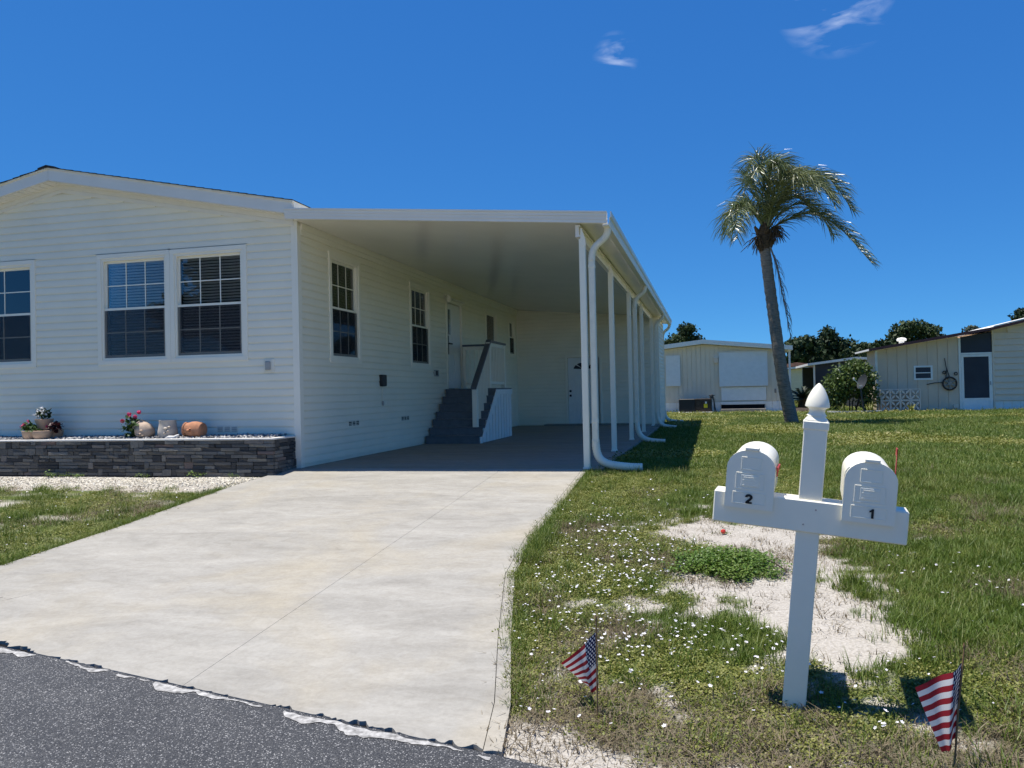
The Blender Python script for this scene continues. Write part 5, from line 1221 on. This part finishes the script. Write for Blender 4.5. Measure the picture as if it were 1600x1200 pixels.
# ------------------------------------------------------------------ palm
palm = thing('palm_tree', 'leaning queen palm with windblown fronds on the lawn', 'palm tree', (2.4, 25.8, -.12))
def spline(pts, n):
    pts = [Vector(p) for p in pts]; out = []; P_ = [pts[0] * 2 - pts[1]] + pts + [pts[-1] * 2 - pts[-2]]
    m = len(pts) - 1
    for k in range(n + 1):
        t = k / n * m; i = min(int(t), m - 1); f = t - i; a, b, c, d = P_[i:i + 4]
        out.append(.5 * ((2 * b) + (c - a) * f + (2 * a - 5 * b + 4 * c - d) * f * f + (-a + 3 * b - 3 * c + d) * f ** 3))
    return out
tp = spline([(2.42, 25.8, -.2), (2.40, 25.8, 0), (2.17, 25.8, 1.34), (1.95, 25.82, 3.31), (1.78, 25.85, 5.0), (1.74, 25.86, 5.45)], 120)
rd = []
for k in range(len(tp)):
    t = k / (len(tp) - 1); r = float(np.interp(t, [0, .04, .12, .3, .6, 1], [.30, .265, .215, .192, .172, .155])); rd.append(r * (1 + (.035 if k % 3 == 0 else (-.02 if k % 3 == 1 else 0))) + random.uniform(-.004, .004))
MB().tube(tp, rd, 16).build('trunk', 'palm_bark', palm, smooth='all')
rp = random.Random(17)
cc = Vector((1.74, 25.86, 5.45))
MB().lathe([(.14, -.25), (.18, -.1), (.20, .1), (.20, .3), (.16, .5), (.09, .68)], cc, 14).build('crown_shaft', 'boot_bark', palm, smooth='all')
for k in range(22):                                 # old leaf bases
    a = rp.uniform(0, 6.283); z_ = rp.uniform(-.25, .35); d = Vector((math.cos(a), math.sin(a), 0)); p0 = cc + d * .13 + Vector((0, 0, z_)); L = rp.uniform(.18, .34)
    MB().tube([p0, p0 + d * .10 + Vector((0, 0, L * .6)), p0 + d * .17 + Vector((0, 0, L))], [.06, .045, .015], 6).build('leaf_base', 'boot_bark', palm)
def frond(pts, L0, mat, n=62, droop=.55, wind=.5, seed=0, name='frond', wid=.028):
    r = random.Random(seed); c = spline(pts, 30); mb = MB()
    mb.tube(c, [.026 * (1 - .85 * k / 30) + .004 for k in range(31)], 5)
    for k in range(n):
        t = .10 + .90 * (k + r.random()) / n; f = t * 30; i = min(int(f), 29); p = c[i].lerp(c[i + 1], f - i); tan = (c[i + 1] - c[i]).normalized()
        side = tan.cross(Vector((0, 0, 1)))
        if side.length < .15: side = Vector((0, 1, 0))
        side.normalize(); upv = side.cross(tan)
        L = L0 * (.52 + .48 * math.sin(math.pi * min(1, .12 + t * .80)) ** .7) * r.uniform(.8, 1.15) * (1 - .35 * max(0, t - .8) / .2)
        for s in (-1, 1):
            d = (side * s * r.uniform(.6, 1) + tan * r.uniform(.5, .95) + upv * r.uniform(-.25, .6) + Vector((wind * r.uniform(.4, 1), 0, 0))).normalized()
            V = []; q = p.copy(); seg = 3; w0 = wid * r.uniform(.8, 1.2); nrm = d.cross(Vector((r.uniform(-.4, .4), r.uniform(-1, 1), r.uniform(-.2, 1)))).normalized()
            for j in range(seg + 1):
                ww = w0 * (1, 1, .75, .12)[j] * .5; V += [q - nrm * ww, q + nrm * ww]; q = q + d * (L / seg); d = (d + Vector((wind * .12, 0, -droop * (.5 + .5 * j)))).normalized()
            mb.add(V, [(2 * j, 2 * j + 1, 2 * j + 3, 2 * j + 2) for j in range(seg)])
    return mb.build(name, mat, palm)
B0 = Vector((1.80, 25.86, 5.85))
FR = [([(1.78, 7.1), (1.70, 7.95), (1.42, 8.0), (1.2, 7.4)], -.5), ([(1.95, 7.2), (2.05, 8.1), (2.28, 8.0), (2.42, 7.5)], .6), ([(1.38, 6.5), (.98, 6.66), (.70, 6.4), (.60, 5.75)], -.4),
      ([(2.3, 6.95), (2.9, 7.5), (3.7, 7.4), (4.35, 6.4)], .3), ([(2.3, 6.8), (2.8, 7.1), (3.3, 6.95), (3.65, 6.35)], -.9), ([(2.4, 6.15), (3.1, 6.28), (3.9, 5.75), (4.75, 4.65)], -.3),
      ([(2.05, 7.0), (2.45, 7.7), (3.0, 7.8), (3.5, 7.2)], 1.1), ([(1.6, 6.9), (1.5, 7.5), (1.30, 7.55), (1.12, 7.0)], .9), ([(1.98, 6.7), (2.2, 7.3), (2.5, 7.3), (2.78, 6.7)], -1.5),
      ([(1.6, 6.5), (1.38, 6.75), (1.12, 6.5), (.95, 5.9)], 1.1), ([(2.3, 6.5), (2.9, 6.8), (3.5, 6.5), (3.95, 5.85)], 1.3), ([(2.0, 6.6), (2.35, 7.1), (2.75, 7.15), (3.1, 6.7)], -1.8), ([(1.85, 7.0), (1.95, 7.6), (2.1, 7.7), (2.3, 7.2)], -1.0), ([(2.2, 6.7), (2.6, 7.2), (3.15, 7.25), (3.7, 6.75)], -.3), ([(2.1, 6.6), (2.45, 6.9), (2.9, 6.9), (3.3, 6.4)], .5), ([(1.7, 6.8), (1.75, 7.4), (1.6, 7.7), (1.35, 7.3)], -.9), ([(1.5, 6.4), (1.2, 6.6), (.95, 6.4), (.85, 5.8)], -.9)]
for k, (pp, dy) in enumerate(FR):
    pts = [B0] + [Vector((x, 25.86 + dy * (.25, .55, .85, 1.1)[j], z_)) for j, (x, z_) in enumerate(pp)]
    frond(pts, .86 if k != 5 else .95, 'palm_leaf', wid=.021, seed=200 + k, wind=.55 if k not in (2, 9) else .25, n=120 if k in (3, 5) else 92, droop=.58)
frond([Vector((1.9, 25.7, 5.35)), Vector((2.08, 25.65, 4.7)), Vector((2.24, 25.62, 3.7)), Vector((2.42, 25.6, 2.55))], .55, 'palm_dead', 40, 1.6, .1, 301, 'dead_frond', .018)
sd_ = MB(); rq = random.Random(8)
for c_, n_ in (((2.10, 25.6, 5.72), 70), ((1.50, 25.6, 5.50), 36)):
    for _ in range(n_):
        d = Vector((rq.gauss(0, .11), rq.gauss(0, .1), rq.gauss(0, .15))); p0 = Vector(c_) + d; sd_.tube([Vector(c_) + Vector((-.1 if c_[0] > 1.8 else .1, .15, .25)), p0, p0 + Vector((d.x * .4, d.y * .3, -.12))], [.008, .012, .006], 4)
sd_.build('seed_cluster', 'boot_bark', palm)
rg = thing('tree_ring', 'dark mulch ring with pale edging around the palm foot', 'tree ring', (2.38, 25.7, -.1))
gzp = float(ground_z(2.4, 25.7))
MB().lathe([(.0, .07), (.35, .065), (.52, .04), (.60, -.05)], (2.38, 25.7, gzp), 26).build('mulch', 'mulch', rg, smooth='all')
ev = MB(); n = 22
for k in range(n):
    a = 2 * math.pi * k / n; a2 = 2 * math.pi * (k + .88) / n
    ev.prism([(2.38 + r0 * math.cos(q), 25.7 + r0 * math.sin(q)) for r0, q in ((.60, a), (.68, a), (.68, a2), (.60, a2))], 'z', gzp - .05, gzp + .055)
ev.build('edging', 'step_brown', rg, fix=True)

# ------------------------------------------------------------------ shrubs, sago, trees
def crown_mesh(lobes, n, size, seed, flat=.0):
    g = np.random.default_rng(seed); vol = np.array([l[3] * l[4] * l[5] for l in lobes]) ** .8; ids = g.choice(len(lobes), n, p=vol / vol.sum()); L = np.array(lobes)[ids]
    d = g.normal(0, 1, (n, 3)); d /= np.linalg.norm(d, axis=1)[:, None]; rad = g.random(n) ** .32 * (1 + .16 * g.normal(0, 1, n))
    c = L[:, :3] + d * L[:, 3:6] * rad[:, None]
    e1 = g.normal(0, 1, (n, 3)); e1 /= np.linalg.norm(e1, axis=1)[:, None]; e2 = np.cross(e1, d + .6 * g.normal(0, 1, (n, 3))); e2 /= np.maximum(np.linalg.norm(e2, axis=1), 1e-6)[:, None]
    s = size * g.uniform(.55, 1.35, n)[:, None]
    V = np.stack([c - e1 * s * .5, c + e2 * s * .32, c + e1 * s * .5, c - e2 * s * .32], 1).reshape(-1, 3)
    mb = MB(); mb.v = [tuple(v) for v in V.tolist()]; mb.f = [(4 * i, 4 * i + 1, 4 * i + 2, 4 * i + 3) for i in range(n)]; return mb
def tree(label, base, lobes, n, size, seed, leaf='tree_leaf', cat='tree', group='trees beyond the homes', name='tree', trunk_r=.22):
    t = thing(name, label, cat, base, group); r = random.Random(seed)
    b = Vector(base); mb = MB(); fork = b + Vector((0, 0, max(.6, (min(l[2] - l[5] for l in lobes) - b.z) * .9)))
    mb.tube([b - Vector((0, 0, .3)), b.lerp(fork, .5) + Vector((r.uniform(-.1, .1), 0, 0)), fork], [trunk_r * 1.3, trunk_r, trunk_r * .85], 8)
    for l in lobes:
        e = Vector(l[:3]); m = fork.lerp(e, .5) + Vector((r.uniform(-.3, .3), r.uniform(-.3, .3), r.uniform(0, .3))); mb.tube([fork - Vector((0, 0, .1)), m, e], [trunk_r * .6, trunk_r * .35, trunk_r * .12], 6)
    mb.build('trunk', 'tree_bark', t, smooth='all')
    crown_mesh(lobes, n, size, seed).build('crown', leaf, t); return t
def lobes_round(cx, cy, z0, z1, w, k, seed, spread=.62):
    r = random.Random(seed); out = []
    for i in range(k):
        a = r.uniform(0, 6.283); d = r.random() ** .5 * w * spread; h = z0 + (z1 - z0) * (.25 + .6 * r.random()) ; q = 1 - .45 * (d / w)
        rr = w * r.uniform(.26, .42) * q; zc_ = min(h, z1 - rr * .75)
        out.append((cx + d * math.cos(a), cy + d * math.sin(a) * .8, zc_, rr * 1.1, rr, rr * .75))
    out.append((cx, cy, z1 - w * .3, w * .42, w * .4, w * .30)); return out
G_ = 0.0
tree('pine with rounded crown rising behind the carport corner', (-2.5, 90, G_), [(-2.3, 90, 7.5, 1.1, 1.1, .8), (-3.0, 90, 6.4, 1.5, 1.4, .85), (-1.6, 90.5, 6.4, 1.1, 1, .6), (-4.3, 90, 5.8, 1.5, 1.2, .8), (-2.2, 91, 5.3, 2.3, 1.5, .8)], 3600, .38, 31)
tree('treetop just showing over the beige home roof ridge', (.55, 92, G_), [(.4, 92, 5.7, 1.0, 1, .45), (1.2, 92, 5.4, 1.0, 1, .4)], 900, .34, 32)
tree('leafy tree touching the palm trunk on its right side', (9.0, 82, G_), lobes_round(9.0, 82, 1.5, 5.9, 2.6, 9, 33), 4200, .42, 33)
tree('tallest dark tree in the clump left of the dish', (11.6, 86, G_), [(11.7, 86, 6.1, .95, 1, .85), (11.2, 86, 5.0, 1.7, 1.4, 1.0), (12.9, 86, 4.9, 1.6, 1.4, 1.0), (11.8, 86, 3.6, 2.6, 2, 1.1), (10.2, 86, 4.2, 1.2, 1, .9)], 4600, .4, 34)
tree('rounded dark tree over the screened porch roof', (14.6, 84, G_), lobes_round(14.6, 84, 1.2, 5.2, 2.5, 9, 35), 4200, .42, 35)
tree('low spreading tree beside the tan home roof end', (17.0, 88, G_), lobes_round(17.2, 88, 1.2, 5.6, 2.4, 9, 36), 3600, .42, 36)
tree('big broad oak rising over the tan home roof', (20.6, 90, G_), [(20.3, 90, 6.9, 1.7, 1.5, .75), (19.4, 90, 6.1, 1.4, 1.3, .8), (21.7, 90, 6.4, 1.4, 1.3, .7), (22.7, 90, 5.6, 1.2, 1, .6), (18.9, 90, 5.2, 1.5, 1.2, .7), (20.8, 91, 5.0, 2.5, 1.8, .9)], 5200, .38, 37)
tree('grey green treetop just right of the big oak', (22.6, 80, G_), lobes_round(20.6, 80, 3.0, 5.35, 1.6, 7, 38), 1900, .3, 38, 'tree_leaf_grey')
tree('grey green feathery tree behind the roof bend', (25.0, 84, G_), lobes_round(24.3, 84, 3.2, 6.45, 1.9, 8, 39), 2400, .3, 39, 'tree_leaf_grey')
tree('tree crown at the right edge above the roof', (30.0, 88, G_), [(30.1, 88, 7.5, 1.1, 1, .75), (29.6, 88, 6.8, .8, .9, .5), (31.2, 88, 6.9, 1.5, 1, .8), (30.8, 88, 5.8, 1.4, 1, .7)], 2600, .36, 40)
bk = crown_mesh([(x_, 97 + (k % 3), 2.2 + .5 * math.sin(k * 1.7), 3.0, 2, 2.0) for k, x_ in enumerate(np.arange(-30, 62, 3.6))], 15000, .6, 77)
tag(bk.build('far_woods', 'tree_leaf'), 'dark belt of woodland closing the view behind the homes', 'woods', kind='stuff')
# oak across the street (seen mirrored in the front windows)
tree('large oak mirrored in the front window glass', (-24.5, -17, -.5), lobes_round(-24.5, -17, 2.5, 11.5, 6.0, 16, 51), 9000, .5, 51, group='trees across the street', trunk_r=.4)
shr = thing('round_shrub', 'large rounded green shrub behind the satellite dish', 'shrub', (5.5, 34.9, -.1))
crown_mesh([(5.5, 35.0, 1.15, .85, .6, .75), (5.0, 34.9, .95, .6, .5, .6), (6.1, 35.0, 1.25, .55, .5, .65), (5.75, 34.9, 1.7, .55, .5, .42), (6.2, 35, .6, .5, .4, .6), (4.95, 34.8, .5, .4, .4, .5)], 5200, .13, 61).build('foliage', 'shrub_leaf', shr)
stm = MB(); rq = random.Random(5)
for _ in range(7): a = rq.uniform(0, 6.283); stm.tube([(5.5 + .2 * math.cos(a), 34.95 + .1 * math.sin(a), -.2), (5.5 + .5 * math.cos(a), 34.95 + .3 * math.sin(a), .9)], [.03, .015], 5)
stm.build('stem', 'tree_bark', shr)
lowp = [('small yellow green plant at the foot of the round shrub', 5.15, 34.0, .25, 62), ('small leafy plant between the dish pole and tan home', 6.15, 34.1, .3, 63), ('small sprig in front of the block screen', 7.75, 34.75, .2, 64)]
for lb, x, y, s, sd2 in lowp:
    t = thing('garden_plant', lb, 'plant', (x, y, -.1), 'small plants by the shrub bed')
    gc = grass_clump(sd2, 26, s * .5, s, s * 2.0, .05, .7); gc.v = [(a + x, b + y, c + float(ground_z(x, y))) for a, b, c in gc.v]; gc.build('leaves', 'clover_leaf', t)
rg2 = thing('bed_edging', 'curved pale edging around the shrub bed', 'edging', (5.55, 34.2, -.1)); ev = 0; nn = 16
for k in range(nn):
    a, a2 = R(195 + 150 * k / nn), R(195 + 150 * (k + .85) / nn)
    MB().prism([(5.6 + r0 * math.cos(q), 34.6 + r0 * .75 * math.sin(q)) for r0, q in ((.98, a), (1.07, a), (1.07, a2), (.98, a2))], 'z', -.2, .04).build('edging_stone', 'white_cap', rg2, fix=True)
MB().lathe([(.001, .07), (.7, .06), (.98, -.02)], (5.6, 34.7, -.08), 24).build('mulch', 'mulch', rg2, smooth='all')
# sago palm
sg = thing('sago_palm', 'dark spiky sago palm between the homes', 'plant', (4.0, 38, -.1)); rq = random.Random(12)
MB().lathe([(.16, -.2), (.19, .1), (.17, .35), (.12, .54)], (4.0, 38, 0), 10).build('trunk', 'boot_bark', sg)
for k in range(42):
    a = 6.283 * k / 42 + rq.uniform(-.1, .1); el = rq.uniform(-.1, 1.15); L = rq.uniform(.7, 1.0); mb = MB(); c0 = Vector((4.0, 38, .50)); pts = []
    for j in range(7):
        s = j / 6 * L; pts.append(c0 + Vector((math.cos(a) * math.cos(el) * s, math.sin(a) * math.cos(el) * s, math.sin(el) * s - .35 * s * s)))
    mb.tube(pts, [.012] * 7, 4)
    for j in range(1, 7):
        for q in range(3):
            p = pts[j - 1].lerp(pts[j], q / 3); tn = (pts[j] - pts[j - 1]).normalized(); sd3 = tn.cross(Vector((0, 0, 1))).normalized()
            for s in (-1, 1): d = (sd3 * s + tn * .7).normalized() * .15; mb.add([p - tn * .015, p + d, p + tn * .02], [(0, 1, 2)])
    mb.build('frond', 'sago_leaf', sg)
md = MB(); md.lathe([(.001, .22), (.35, .2), (.62, .08), (.75, -.08)], (3.75, 36.4, -.08), 20); tag(md.build('mulch_mound', 'mulch', smooth='all'), 'low dark mulch mound at the foot of the sago palm', 'mound')
